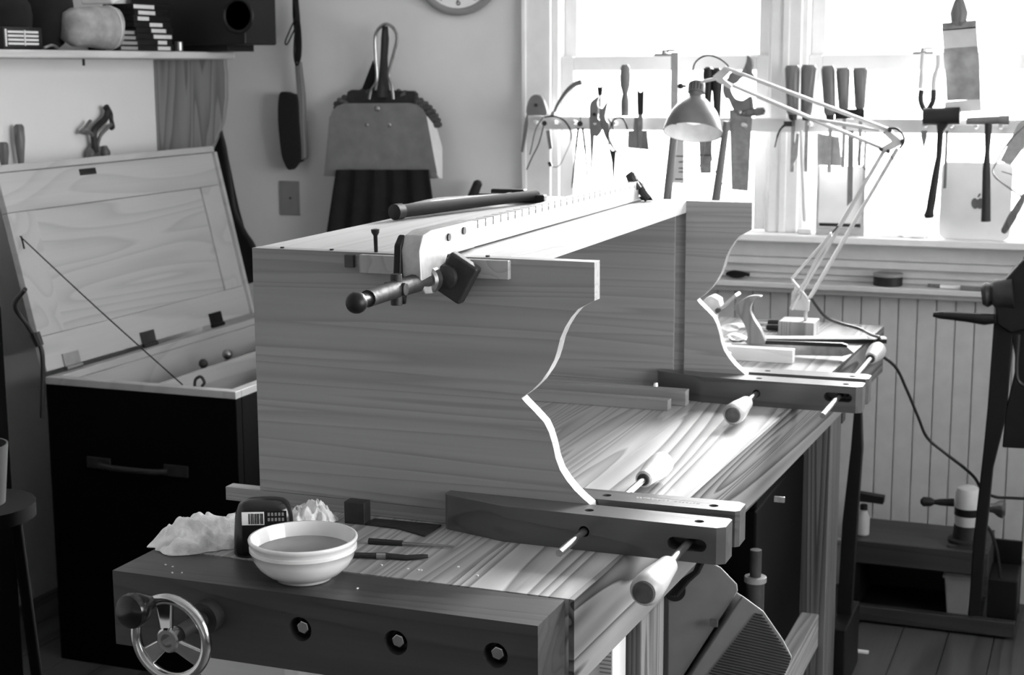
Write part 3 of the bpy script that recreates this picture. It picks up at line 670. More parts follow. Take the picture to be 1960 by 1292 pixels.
# speaker lying
t = thing('loudspeaker', 'black loudspeaker box on the right end of the wall shelf', 'loudspeaker', (-2.8, 4.5, SH))
obj('foot_plate', B().box((-3.0, 4.43, SH), (-2.68, 4.595, SH+.02)), BLACK, t)
obj('cabinet', B().box((-3.02, 4.40, SH+.02), (-2.595, 4.60, SH+.26)), BLACK, t, .006)
p = Yp(455, 30, 4.398); obj('woofer', B().lathe((p.x, 4.399, p.z), (0, 1, 0), [(0, .058), (-.004, .055), (-.004, .05), (0, .045), (.0, .01)], 32), BLACK, t)
def shelfbox(px0, px1, py0, py1, x, depth=.1):
    a, c = Xp(px0, py1, x), Xp(px1, py0, x)
    return a, c
def tapes(px0, px1, rows, x, lb, lpx=None, g=None):
    z = SH
    y0, y1 = Xp(px0, 60, x).y, Xp(px1, 60, x).y
    for k, h in enumerate(rows):
        off = random.uniform(-.012, .012)
        t = thing('cassette_box', lb[k], 'cassette box', (x-.05, (y0+y1)/2, z), g)
        obj('case', B().box((x-.11, y0+off, z), (x, y1+off, z+h)), BLACK, t, .001)
        f0, f1 = lpx[k] if lpx else (.1, .9)
        obj('label', B().box((x+.0002, y0+off+(y1-y0)*f0, z+h*.15), (x+.001, y0+off+(y1-y0)*f1, z+h*.82)), PLAST if not lpx else PLASTL, t)
        z += h+.0008
G1 = 'cassette boxes stacked on the shelf, left stack'; G2 = 'cassette boxes stacked on the shelf, right stack'
od = ['bottom', 'second', 'third', 'fourth', 'fifth', 'sixth', 'seventh', 'eighth']
tapes(222, 262, [.0145]*4, -2.775, ['black cassette box with grey label, %s up in the left stack beside the canvas pouch' % od[i] for i in range(4)], None, G1)
tapes(258, 328, [.017]*8, -2.80, ['black cassette box, %s up in the tall right stack beside the speaker' % od[i] for i in range(8)],
      [(.55, .9), (.6, .85), (.45, .95), (.4, .8), (.4, .75), (.1, .4), (.1, .55), (0, .55)], G2)
# canvas pouch lying
a = Xp(122, 60, -2.85); c = Xp(214, 60, -2.80); zc = SH+.066
d = V((c.x-a.x, c.y-a.y, 0))
t = thing('canvas_pouch', 'crumpled grey canvas pouch lying with its open hemmed end to the right on the shelf', 'pouch', (a.x, a.y, SH))
prof = [(0, .008), (.04, .040), (.2, .056), (.45, .056), (.7, .062), (.93, .064), (1, .063), (1.0, .059), (.9, .055)]
bb = B().turned(V((a.x, a.y, zc)), V((c.x, c.y, zc)), prof, 28)
bb.v = [tuple(V(v)+.006*noise.noise_vector(V(v)*22)*(1 if v[2] > SH+.02 else .2)) for v in bb.v]
obj('bag', bb, CANVAS, t, ang=80)
n = 28; u_ = d.normalized(); w1 = V((0,0,1)); w2 = u_.cross(w1)
obj('hem', B().tube([V((c.x, c.y, zc))-u_*.012+(w1*cos(2*pi*i/n)+w2*sin(2*pi*i/n))*.0645 for i in range(n)], .0022, 6, True), PLASTL, t)
bb = B().ball(V((c.x, c.y, zc))-u_*.004, .048, 14, (.7, .7, 1)); bb.v = [tuple(V(v)+.008*noise.noise_vector(V(v)*60)) for v in bb.v]
obj('stuffing', bb, PAPER, t, ang=80)
# paper bag on top
q = Xp(205, 20, -2.9)
bb = B().obox((q.x, q.y, q.z+.055), (.12, .12, .05), Matrix.Rotation(.3, 3, 'X')); 
tag(obj('paper_packet', bb, PAPER, bevel=.01), 'pale folded paper packet lying on top of the canvas pouch', 'packet')
# radio with grille
a, c = Xp(8, 92, -2.80), Xp(80, 56, -2.80)
t = thing('small_radio', 'small radio with a pale slotted grille at the left end of the shelf', 'radio', (-2.85, (a.y+c.y)/2, SH))
obj('body', B().box((-2.92, a.y, SH), (-2.80, c.y, c.z+.004)), BLACK, t, .003)
gz = [SH+.012+i*.0105 for i in range(4)]
for z in gz: obj('slot_bar', B().box((-2.7995, a.y+.015, z), (-2.797, c.y-.02, z+.006)), PLASTL, t)
obj('frame_bar', B().box((-2.7995, a.y+.004, SH+.008), (-2.797, a.y+.010, c.z-.002)), PLASTL, t)
obj('frame_bar', B().box((-2.7965, (a.y+c.y)/2, SH+.01), (-2.795, (a.y+c.y)/2+.004, c.z-.004)), PLASTL, t)
# dark lumps behind on the shelf (bags)
for k, (px, x, r_, lb) in enumerate([(14, -2.95, .085, 'dark lumpy bag behind the small radio on the shelf'), (90, -2.93, .10, 'dark bag between the radio and canvas pouch')]):
    q = Xp(px, 60, x); bb = B().ball((x, q.y, SH+r_*1.1), r_, 20, (.75, .75, 1.15))
    bb.v = [tuple(V(v)+.02*noise.noise_vector(V(v)*9)) for v in bb.v]; bb.v = [(max(v[0], LX+.004), v[1], max(v[2], SH+.0005)) for v in bb.v]
    tag(obj('dark_bag', bb, CLOTHB, ang=80), lb, 'bag', 'dark bags on the shelf')
q = Xp(95, 95, -2.78); bb = B().tube(spline([(-2.775, q.y-.03, SH+.004), (-2.77, q.y, SH+.012), (-2.775, q.y+.03, SH+.004)]), .004, 6)
tag(obj('metal_clip', bb, STEEL), 'small bright metal clip at the shelf edge under the dark bags', 'clip')
q = Xp(348, 87, -2.78); tag(obj('metal_cup', B().cyl((-2.79, q.y, SH), (-2.79, q.y, SH+.03), .013), STEEL, bevel=.002), 'small shiny metal cup on the shelf in front of the loudspeaker', 'cup')

# ================================================================= TOOL CHEST
CX0, CX1, CY0, CY1, CZ = -2.66, -2.07, 3.40, 4.50, .80
t = thing('tool_chest', 'black wooden tool chest with pale interior and its panelled lid leaning open', 'chest', ((CX0+CX1)/2, 3.95, 0))
th = .03
b = B().box((CX0, CY0, .0), (CX1, CY0+th, CZ-.02)).box((CX0, CY1-th, 0), (CX1, CY1, CZ-.02)).box((CX0, CY0+th, 0), (CX0+th, CY1-th, CZ-.02)).box((CX1-th, CY0+th, 0), (CX1, CY1-th, CZ-.02)).box((CX0+th, CY0+th, .05), (CX1-th, CY1-th, .08))
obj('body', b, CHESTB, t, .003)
b = B().box((CX0, CY0, CZ-.02), (CX1, CY0+th, CZ)).box((CX0, CY1-th, CZ-.02), (CX1, CY1, CZ)).box((CX0, CY0+th, CZ-.02), (CX0+th, CY1-th, CZ)).box((CX1-th, CY0+th, CZ-.02), (CX1, CY1-th, CZ))
obj('rim', b, LIDF, t, .002)
b = B().box((CX0+th, CY0+th, .3), (CX1-th, CY0+th+.008, CZ-.02)).box((CX0+th, CY1-th-.008, .3), (CX1-th, CY1-th, CZ-.02)).box((CX0+th, CY0+th+.008, .3), (CX0+th+.008, CY1-th-.008, CZ-.02)).box((CX1-th-.008, CY0+th+.008, .3), (CX1-th, CY1-th-.008, CZ-.02))
obj('lining', b, LIDF, t)
trx = (-2.42, -2.11)
b = B().box((trx[0], CY0+.045, .66), (trx[1], CY1-.045, .67)).box((trx[0], CY0+.045, .67), (trx[0]+.012, CY1-.045, .765)).box((trx[1]-.012, CY0+.045, .67), (trx[1], CY1-.045, .765)).box((trx[0]+.012, CY0+.045, .67), (trx[1]-.012, CY0+.057, .765)).box((trx[0]+.012, CY1-.057, .67), (trx[1]-.012, CY1-.045, .765))
obj('sliding_tray', b, LIDF, t, .001)
# lid plane: hinge at X=CX0, leans to the left wall
hinge = V((CX0+.0, 0, CZ+.012)); top = V((-2.785, 0, 1.345)); dirv = (top-hinge); LH = dirv.length; ud = dirv.normalized(); nn = V((ud.z, 0, -ud.x))   # faces +X
def LP(y, h, d=0): return V((hinge.x, y, hinge.z)) + ud*h + nn*d
def lidbox(y0, y1, h0, h1, d0, d1): 
    b = B(); return b.add([LP(y0,h0,d0),LP(y1,h0,d0),LP(y1,h1,d0),LP(y0,h1,d0),LP(y0,h0,d1),LP(y1,h0,d1),LP(y1,h1,d1),LP(y0,h1,d1)], [(0,3,2,1),(4,5,6,7),(0,1,5,4),(1,2,6,5),(2,3,7,6),(3,0,4,7)])
LY0, LY1 = 3.41, 4.49
lid = obj('lid', lidbox(LY0, LY1, 0, .095, -.02, 0), LIDF, t, .002)
def lp(nm, *a, mat=LIDF, bev=.002): return obj(nm, lidbox(*a), mat, lid, bev)
lp('top_rail', LY0, LY1, LH-.11, LH-.001, -.02, 0)
lp('left_stile', LY0, LY0+.115, .0955, LH-.1105, -.02, 0, mat=LIDS); lp('right_stile', LY1-.12, LY1-.012, .0955, LH-.1105, -.02, 0, mat=LIDS)
lp('panel', LY0+.115, LY1-.12, .095, LH-.11, -.02, -.007, mat=LIDW)
lp('end_strip', LY1-.011, LY1+.004, .0, LH-.001, -.03, .012); lp('top_strip', LY0, LY1, LH, LH+.02, -.035, .006)
lp('lock_plate', 3.76, 3.835, LH-.03, LH-.012, 0, .003, mat=BLACK, bev=0)
for k, (y, mt) in enumerate([(3.52, BRASS), (3.89, DSTEEL), (4.27, BLACK)]):
    b = lidbox(y-.035, y+.035, -.006, .035, .0005, .004); b.cyl(LP(y-.035, -.006, .004), LP(y+.035, -.006, .004), .006); obj('hinge', b, mt, t)
# staying cord
ca = Yp(38, 452, 3.45); hh = (LP(3.45, .40, .004)); ca = hh
b = B().tube([LP(3.50, .40, .004), V((CX1-.14, CY0+.02, CZ+.004))], .0018, 6)
ca = Xp(38, 452, -2.73); 
b = B().tube(spline([ca, ca*.5+V((-2.24, 3.42, CZ+.003))*.5+V((0,0,-.004)), V((-2.24, 3.42, CZ+.003))]), .0018, 6)
obj('stay_cord', b, CLOTHB, t)
b = B().tube([ca+V((.004,0,0)), ca+V((.004,.006,-.02)), ca+V((.004,.01,-.035))], .0025, 6); obj('cord_knot', b, CLOTHB, t)
pk = V((-2.21, 3.43, CZ)); b = B().tube(spline([pk, pk+V((.004,0,.018)), pk+V((.02,0,.026)), pk+V((.03,0,.012)), pk+V((.022,0,.001))]), .004, 8); obj('catch', b, DSTEEL, t)
# side handle
hz = .66; q0, q1 = Yp(168, 882, CY0), Yp(362, 905, CY0)
hz = (q0.z+q1.z)/2
for xx in (q0.x, q1.x-.075): obj('handle_plate', B().box((xx, CY0-.006, hz-.016), (xx+.075, CY0, hz+.016)), DSTEEL, t, .002)
obj('handle', B().tube([(q0.x+.05, CY0-.02, hz), (q0.x+.09, CY0-.028, hz-.002), ((q0.x+q1.x)/2, CY0-.028, hz-.003), (q1.x-.09, CY0-.028, hz-.002), (q1.x-.05, CY0-.02, hz)], .008, 10), DSTEEL, t)
# tools in the chest
for k, (px, py, r_, lb) in enumerate([(435, 672, .016, 'shiny round knob of a tool in the chest till'), (398, 690, .014, 'dark round knob of a tool beside the shiny one in the chest')]):
    q = Zp(px, py, .775); bb = B().cyl((q.x, q.y, .675), (q.x, q.y, .745), .008).ball((q.x, q.y, .755), r_, 14)
    q.x = max(min(q.x, -2.46), -2.59); bb = B().cyl((q.x, q.y, .081), (q.x, q.y, .75), .009).ball((q.x, q.y, .765), r_, 14)
    tag(obj('knobbed_rod', bb, STEEL if k == 0 else DSTEEL), lb, 'knob')
q = Zp(440, 680, .7); tag(obj('dark_plane', B().box((-2.36, 4.0, .671), (-2.29, 4.25, .73)), DSTEEL, bevel=.006), 'dark metal tool lying in the sliding tray of the chest', 'hand plane')

# rack on left wall with tools above lid
rk = obj('wall_rack', B().box((LX+.001, 2.9, 1.28), (LX+.05, 4.3, 1.31)), SHELFW, bevel=.002); tag(rk, 'pale wooden tool rack on the left wall hidden behind the open chest lid', 'rack')
RXX = LX+.03
for k, (px, yt, yb, r_, lb) in enumerate([(36, 238, 318, .0155, 'wooden chisel handle standing upright above the chest lid'), (6, 272, 322, .015, 'shorter wooden handle cut by the left edge above the chest lid')]):
    p1 = Xp(px, yt, RXX); p0 = V((p1.x, p1.y, 1.3101)); 
    t = thing('chisel', lb, 'chisel', p0, 'chisels in the left wall rack')
    obj('handle', B().turned(p0, p1, [(0, .0065), (.2, .0085), (.7, r_), (.95, r_*.95), (1, r_*.6)]), TOOLWOOD, t)
t = thing('backsaw', 'saw with a dark scrolled wooden handle rising above the middle of the chest lid', 'saw', Xp(190, 300, RXX))
def xprj(pts, x, th, k=4): return B().prism(spline([Xp(a, c, x) for a, c in pts], k, True), (-th, 0, 0))
def xt(pts, r): return B().tube(spline([Xp(a, c, RXX) for a, c in pts], 5), r, 10, sq=.8)
obj('handle', xt([(202, 204), (206, 212), (202, 226), (190, 238), (180, 250), (180, 268), (183, 292)], .0105), DSTEEL, t)
obj('horn', xt([(206, 206), (212, 218), (213, 230), (216, 243), (212, 246)], .007), DSTEEL, t)
obj('grip', xt([(213, 238), (202, 248), (192, 260), (187, 276), (186, 294)], .0075), TOOLWOOD, t)
obj('lower_horn', xt([(182, 266), (172, 254), (156, 252), (164, 243), (173, 231)], .0065), TOOLWOOD, t)
obj('knob', B().turned(Xp(174, 302, RXX), Xp(173, 284, RXX), [(0, .013), (.5, .014), (1, .006)]), TOOLWOOD, t)
obj('knob', B().turned(Xp(203, 302, RXX), Xp(200, 279, RXX), [(0, .015), (.5, .016), (1, .007)]), TOOLWOOD, t)
obj('blade', B().prism([Xp(a, c, RXX-.008) for a, c in [(172, 280), (206, 280), (210, 306), (168, 306)]], (-.004, 0, 0)), GREYMET, t)
# dark equipment at far left
q = Xp(-10, 575, -2.55)
t = thing('black_cabinet', 'very dark equipment cabinet at the left edge in front of the open lid', 'cabinet', (-2.66, 3.1, 0))
zt = Xp(20, 578, -2.5).z
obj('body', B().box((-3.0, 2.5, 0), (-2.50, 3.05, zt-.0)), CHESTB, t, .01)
a = Zp(14, 562, zt)
tag(obj('white_card', B().obox((a.x-.06, 2.99, zt+.012), (.12, .05, .022), Matrix.Rotation(.2, 3, 'Z')), PAPER, bevel=.002), 'small white card box on the dark cabinet at the left edge', 'card')
cb = spline([(-2.47, 3.10, zt+.03), Yp(28, 585, 3.16), Yp(50, 620, 3.20), Yp(66, 645, 3.22), Yp(78, 665, 3.22), Yp(82, 700, 3.22), Yp(80, 800, 3.22)])
t = thing('cable_with_plug', 'black cable with a plug running down the left edge beside the chest lid', 'cable', (-2.5, 3.2, .6))
obj('cable', B().tube(cb, .006, 8), SKIN_DARK, t); obj('plug', B().tube([Yp(66, 638, 3.22), Yp(76, 662, 3.22)], [.014, .011], 10), SKIN_DARK, t)
a = Yp(28, 975, 2.62)
bx = a.x; t = thing('dark_bucket', 'dark grey bucket barely visible in the shadow at the left edge', 'bucket', (bx, 2.62, .0))
zt2, zb = Yp(28, 860, 2.5).z, Yp(28, 972, 2.5).z
obj('stool_top', B().cyl((bx, 2.5, zb-.03), (bx, 2.5, zb-.001), .12, n=24), CHESTB, t)
for k in range(3):
    an = k*2.094+.4; obj('leg', B().cyl((bx+.13*cos(an), 2.5+.13*sin(an), 0), (bx+.08*cos(an), 2.5+.08*sin(an), zb-.03), .012), CHESTB, t)
obj('pail', B().lathe((bx, 2.5, zb), (0, 0, 1), [(0, .06), (zt2-zb, .072), (zt2-zb, .068), (.004, .056)], 28), flat('dark_tin', .012, .6), t)

# ================================================================= WORKBENCH
WBX0 = -1.324
bt = thing('workbench', 'massive grained fir workbench under the pine carcass', 'workbench', (-1, 2.6, 0))
y0 = 1.935
dx = .0335
def bx(xb, y): return xb + dx*(y-1.822)
FY = 4.39
RB = lambda y: -.667 + (y-1.822)*(-.581+.667)/(4.39-1.822)
b = B().prism([(-1.322, y0, T-.128), (RB(y0)-.1803, y0, T-.128), (RB(FY)-.1803, FY, T-.128), (-1.245, FY, T-.128)], (0, 0, .128))
top = obj('top', b, BENCH_Y, bt)
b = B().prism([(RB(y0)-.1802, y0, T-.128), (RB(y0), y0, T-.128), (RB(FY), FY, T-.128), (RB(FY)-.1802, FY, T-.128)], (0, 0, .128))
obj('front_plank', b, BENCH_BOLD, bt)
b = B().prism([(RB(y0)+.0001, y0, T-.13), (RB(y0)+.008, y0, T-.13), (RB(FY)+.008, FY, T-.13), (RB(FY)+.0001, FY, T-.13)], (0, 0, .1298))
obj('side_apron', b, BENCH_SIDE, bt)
# vise jaw with bolts
JZ0 = T-.112
jaw = obj('vise_jaw', B().box((-1.326, 1.822, JZ0), (-.667, 1.93, T)), VISE_X, bt, .0025)
hol = B()
bolts = [Yp(578, 1205, 1.822), Yp(761, 1231, 1.822), Yp(952, 1255, 1.822)]
for p in bolts: hol.cyl((p.x-.003, 1.81, p.z), (p.x-.003, 1.856, p.z), .0178, n=24)
cut(jaw, hol)
for p in bolts:
    bb = B().cyl((p.x-.003, 1.8555, p.z), (p.x-.003, 1.848, p.z), .0168, n=20)
    o = obj('bolt', bb, DSTEEL, bt)
    hd = B().lathe((p.x-.003, 1.848, p.z), (0, -1, 0), [(0, .0112), (.016, .0112), (.019, .0095)], 6)
    obj('bolt_head', hd, CHROME, o, .0012)
# handwheel
hc = V((-1.164, 1.722, .852)); HR = .056
pj = Yp(327, 1222, 1.722); hc = V((pj.x, 1.722, pj.z))
n = 48; ring = [V((hc.x+HR*cos(2*pi*i/n), hc.y, hc.z+HR*sin(2*pi*i/n))) for i in range(n)]
hw = obj('handwheel', B().tube(ring, .0075, 12, True), CHROME, bt, label='chromed steel handwheel')
obj('hub', B().lathe((hc.x, hc.y+.014, hc.z), (0, -1, 0), [(0, .014), (.010, .0175), (.022, .0175), (.024, .015), (.024, .0095), (.012, .0095), (.012, .0)], 28), CHROME, hw)
for a in (100, 218, 332):
    ar = radians(a); d = V((cos(ar), 0, sin(ar))); s_ = V((-sin(ar), 0, cos(ar)))
    p0, p1 = hc+d*.014+V((0,-.004,0)), hc+d*(HR-.003)+V((0,.002,0))
    obj('spoke', B().add([p0-s_*.009+V((0,-.004,0)), p0+s_*.009+V((0,-.004,0)), p1+s_*.014+V((0,-.003,0)), p1-s_*.014+V((0,-.003,0)), p0-s_*.009+V((0,.005,0)), p0+s_*.009+V((0,.005,0)), p1+s_*.014+V((0,.004,0)), p1-s_*.014+V((0,.004,0))],
        [(0,3,2,1),(4,5,6,7),(0,1,5,4),(1,2,6,5),(2,3,7,6),(3,0,4,7)]), CHROME, hw, .003)
q = Xp(300, 1160, hc.x-.015); ph = hc+V((HR*cos(radians(118)), 0, HR*sin(radians(118))))
obj('crank_handle', B().lathe(ph, (-.12, -1, 0), [(0, .008), (.006, .010), (.014, .014), (.028, .021), (.040, .0245), (.048, .023), (.053, .014)], 28), flat('black_bakelite', .004, .2, spec=.4), hw)
obj('vise_screw', B().cyl((hc.x, hc.y+.012, hc.z), (hc.x, 1.822, hc.z), .011).cyl((hc.x, 1.80, hc.z), (hc.x, 1.822, hc.z), .024, n=24), DSTEEL, bt)
p = X = Xp(1077, 1240, -.70); obj('guide_rod', B().cyl((-.70, 1.90, T-.09), (-.70, 1.935, T-.09), .009), STEEL, bt)
# legs
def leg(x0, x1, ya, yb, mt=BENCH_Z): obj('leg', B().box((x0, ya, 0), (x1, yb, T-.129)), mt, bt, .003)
leg(-.775, -.652, 2.255, 2.39); leg(-.726, -.600, 3.70, 3.855); leg(-1.30, -1.18, 2.255, 2.39); leg(-1.26, -1.14, 3.70, 3.855)
for x0 in (-.72, -1.26):
    obj('stretcher', B().box((x0, 2.391, .18), (x0+.045, 3.699, .285)), BENCH_Y, bt, .003)
obj('stretcher', B().box((-.66, 2.391, .20), (-.615, 3.699, .285)), BENCH_Y, bt, .003)
obj('stretcher', B().box((-1.179, 2.30, .3), (-.776, 2.35, .42)), VISE_X, bt, .003)
obj('back_rail', B().box((-1.16, 4.0, .70), (-.62, 4.05, .77)), VISE_X, bt)

# ================================================================= THE CARCASS
NY, FYY = 2.204, 3.29; PT = .026; zt = 1.331; zb = .924
prof_px = [(1138, 503), (1138, 576), (1127, 581), (1106.5, 592), (1093, 608), (1081.5, 627), (1072.6, 647.6), (1066.8, 671), (1061, 689), (1050.6, 709), (1036, 730), (1018, 747.6), (998, 762),
           (1009, 774), (1024, 789), (1042, 809), (1050.6, 827), (1057, 847.6), (1060, 860), (1063.5, 877), (1072, 900), (1085, 920), (1100, 938.6), (1117, 955), (1130, 966)]
pr2 = [(Yp(a, c, NY).x, Yp(a, c, NY).z) for a, c in prof_px]
pr2 = [(x, min(z, zt)) for x, z in pr2]; pr2[0] = (pr2[0][0], zt)
XL = -1.301
poly = [(XL, zb), (XL, zt)] + pr2 + [(pr2[-1][0]+.006, zb)]
cs = thing('pine_carcass', 'unfinished pine shelf carcass with ogee-cut sides clamped together on the bench', 'shelf carcass', (-1.0, 2.7, zb))
pn = obj('side_panel', B().prism([(x, NY, z) for x, z in poly], (0, PT, 0)), PINE_X, cs, .0006)
pf = obj('side_panel', B().prism([(x, FYY, z) for x, z in poly], (0, PT, 0)), PINE_X, cs)
GX0, GX1 = Yp(1291, 500, FYY).x, Yp(1312, 500, FYY).x
cut(pf, B().box((GX0, FYY-.02, zb-.02), (GX1, FYY+.009, zt-.026)))
XB = GX1-.0
bd = obj('top_board', B().box((XL, NY+PT+.0003, zt-.026), (XB, FYY-.0003, zt-.0005)), PINE_Y, cs, .0006)
# nails on the near edge
for k, (a, c) in enumerate([(522, 479), (622, 482), (925, 494)]):
    p = Zp(a, c, zt); p.y = NY+.012
    obj('nail_head', B().cyl((p.x, p.y, zt), (p.x, p.y, zt+.0022), .0035, n=10), DSTEEL, cs)
p = Yp(720, 487, NY+.012)
t = thing('standing_screw', 'thin black screw standing upright in the near top edge of the carcass', 'screw', (p.x, NY+.012, zt))
b = B().lathe((p.x, NY+.012, zt), (-.02, 0, 1), [(0, .0032), (.026, .0034), (.031, .0065), (.036, .0072), (.037, .003)], 12); obj('shank', b, DSTEEL, t)
# caul block under the bar clamp
p0, p1 = Yp(688, 500, NY-.012), Yp(973, 533, NY-.012)
ck = obj('caul_block', B().box((p0.x, NY-.0125, zt-.031), (p1.x, NY-.0005, zt-.002)), PINE_Y, bevel=.001); tag(ck, 'short pine block under the aluminium bar clamp on the front panel', 'wooden block')
p0 = Yp(672, 505, NY); tag(obj('dowel_plug', B().box((p0.x-.008, NY-.008, zt-.024), (p0.x+.008, NY-.0005, zt-.004)), VISE_X, bevel=.001), 'tiny dark square scrap at the left end of the caul block', 'wooden scrap')

# sticks
SG = 'pine sticks lying on the bench'
def stick(lb, pts, h, mat=PINE_X, z=T): return tag(obj('pine_stick', B().prism([(x, y, z+.0003) for x, y in pts], (0, 0, h)), mat, bevel=.0008), lb, 'stick', SG)
stick('pine stick under the front panel, its end sticking out to the left', [(-1.368, 2.2045), (-.76, 2.2045), (-.76, 2.229), (-1.368, 2.229)], zb-T-.0008)
stick('pine stick under the far panel of the carcass', [(-1.3, 3.291), (-.93, 3.291), (-.93, 3.3155), (-1.3, 3.3155)], zb-T-.0008)
p1 = Zp(1278, 787, T); p0 = Zp(1025, 768, T)
stick('nearer of two parallel pine sticks inside the carcass', [(-1.22, p1.y-.0), (p1.x, p1.y), (p1.x, p1.y+.028), (-1.22, p1.y+.028)], .022)
p2 = Zp(1312, 778, T)
stick('farther of two parallel pine sticks inside the carcass', [(-1.22, p2.y), (p2.x, p2.y), (p2.x, p2.y+.028), (-1.22, p2.y+.028)], .033)

# ================================================================= HANDSCREW CLAMPS
def handscrew(lb, x0, x1, yn, pt, xa, xb_, za, zbz, mode):
    """jaws run along X and pinch a panel whose near face is yn"""
    J = .056; H = .056; g = .0006
    t = thing('handscrew_clamp', lb, 'clamp', ((x0+x1)/2, yn, T))
    z0 = T+.0004; cr = x0+.115
    def jawpoly(yi, s):
        return [(x0, yi), (x0, yi+s*.018), (x0+.006, yi+s*.026), (cr, yi+s*J), (x1-.012, yi+s*J), (x1, yi+s*(J-.010)), (x1, yi+s*.006), (x1-.006, yi)]
    for s, yi, xo in ((-1, yn-g, 0), (1, yn+pt+g, 0)):
        tilt = 0.0 if s < 0 else .05
        pts = [(x if s < 0 else x+.0, y + (tilt*(x-x0-.2)*.8 if s > 0 and x > x0+.2 else 0)) for x, y in jawpoly(yi, s)]
        o = obj('jaw', B().prism([(x, y, z0) for x, y in pts], (0, 0, H)), MAPLE, t, .003)
        ya, yb = (yi-J-.02, yi+.02) if s < 0 else (yi-.02, yi+J+.05)
        c = B().cyl((xa, ya, za), (xa, yb, za), .0085, n=20)
        ya, yb = (ya, yi-J+.035) if s < 0 else (yi+J-.035, yb)
        sl = [(xb_-.020, zbz), (xb_+.020, zbz)]
        pts2 = [(sl[1][0]+.0095*cos(radians(a)), sl[1][1]+.0095*sin(radians(a))) for a in range(-90, 91, 20)] + [(sl[0][0]+.0095*cos(radians(a)), sl[0][1]+.0095*sin(radians(a))) for a in range(90, 271, 20)]
        c.prism([(x, ya, z) for x, z in pts2], (0, yb-ya, 0))
        # pivot holes seen from above
        yc = yi+s*J*.55
        for xx in (xa, xb_+.012): c.cyl((xx, yc, z0+H-.02), (xx, yc, z0+H+.02), .0072, n=20)
        cut(o, c)
        for xx, zz in ((xa, za), (xb_+.012, zbz)): obj('pivot_nut', B().cyl((xx, yc, z0+.03), (xx, yc, z0+H-.005), .0068, n=16), DSTEEL, o)
    yF = yn-g-J; yB = yn+pt+g+J+.02
    def hdl(x, y, z, s):   # s=-1: toward the camera
        prof = [(0, .0115), (.003, .0145), (.03, .0165), (.07, .0205), (.10, .0220), (.117, .0210), (.124, .0168)]
        o = obj('handle', B().lathe((x, y, z), (0, s, 0), prof, 28), HANDLE, t)
        obj('ferrule', B().lathe((x, y-s*.004, z), (0, s, 0), [(0, .0098), (.012, .0112)], 20), DSTEEL, o)
        obj('end_cap', B().lathe((x, y+s*.1235, z), (0, s, 0), [(0, .0163), (.002, .014), (.003, .004)], 28), HANDLE_END, o)
    if mode == 'near':
        obj('screw', B().cyl((xa, 2.035, za), (xa, 2.49, za), .0055), STEEL, t); hdl(xa, 2.465, za, 1)
        obj('screw', B().cyl((xb_, 2.03, zbz), (xb_, 2.33, zbz), .0058), STEEL, t)
        prof = 1; hdl(xb_, 2.045, zbz, -1)
    else:
        obj('screw', B().cyl((xa, 3.12, za), (xa, 3.42, za), .0058), STEEL, t); hdl(xa, 3.135, za, -1)
        obj('screw', B().cyl((xb_, 3.05, zbz), (xb_, 3.75, zbz), .0056), STEEL, t); hdl(xb_, 3.70, zbz, 1)
    return t
h1 = handscrew('large wooden handscrew clamp gripping the near panel at the front of the bench', -.955, -.497, NY, PT, -.712, -.553, .930, .927, 'near')
h2 = handscrew('wooden handscrew clamp gripping the far panel, farther back on the bench', -.914, -.463, FYY, PT, -.685, -.512, .928, .932, 'far')
# faint stamp on the rear jaw of the near clamp
b = B(); x = -.665
for k in range(17):
    wd = random.choice([.003, .004, .005]); 
    if k != 9: b.box((x, 2.262+random.uniform(-.001, .001), T+.0563), (x+wd, 2.268+random.uniform(-.001, .002), T+.0567))
    x += wd+.0022
obj('stamp', b, flat('stamp_ink', .07, .6), h1)

# ================================================================= ALUMINIUM BAR CLAMP over the top
bc = thing('aluminium_bar_clamp', 'pale notched aluminium bar clamp lying across the top of the carcass', 'clamp', (-.955, 2.8, zt))
BXX = -.963
bz0, bz1 = zt+.003, zt+.044
y0, y1 = 2.16, 3.44
pts = [(y0, bz0), (y1, bz0), (y1, bz1)]
yy = y1
while yy > y0+.16:
    pts += [(yy-.022, bz1), (yy-.0235, bz1-.006), (yy-.0265, bz1-.006), (yy-.028, bz1)]; yy -= .034
pts += [(y0, bz1)]
obj('bar', B().prism([(BXX-.009, y, z) for y, z in pts], (.018, 0, 0)), ALU, bc)
nb = B(); yy = y1-.025
while yy > y0+.16: nb.box((BXX-.0094, yy-.0022, bz1-.0125), (BXX+.0094, yy+.0022, bz1-.006)); yy -= .034
obj('ratchet_marks', nb, DSTEEL, bc)
# near head: casting
obj('head_bracket', B().prism([(BXX-.016, y, z) for y, z in [(2.085, 1.352), (2.088, 1.305), (2.105, 1.285), (2.135, 1.282), (2.16, 1.30), (2.188, 1.334), (2.30, 1.334), (2.30, bz1+.003), (2.13, bz1+.004), (2.098, 1.374)]], (.032, 0, 0)), ALU, bc, .003)
obj('head_flange', B().prism([(BXX-.026, y, z) for y, z in [(2.083, 1.36), (2.078, 1.32), (2.084, 1.285), (2.10, 1.268), (2.105, 1.29), (2.10, 1.375)]], (.012, 0, 0)), BLACK, bc, .003)
for yq, zq in [(2.19, 1.362), (2.25, 1.366)]: obj('rivet', B().cyl((BXX+.014, yq, zq), (BXX+.0185, yq, zq), .006, n=14), DSTEEL, bc)
sc_a, sc_b = V((BXX+.004, 2.185, 1.305)), V((BXX-.01, 1.905, 1.298))
obj('collar', B().lathe((BXX+.004, 2.125, 1.303), (0, 1, 0), [(0, .018), (.004, .022), (.02, .022), (.024, .018)], 24), STEEL, bc)
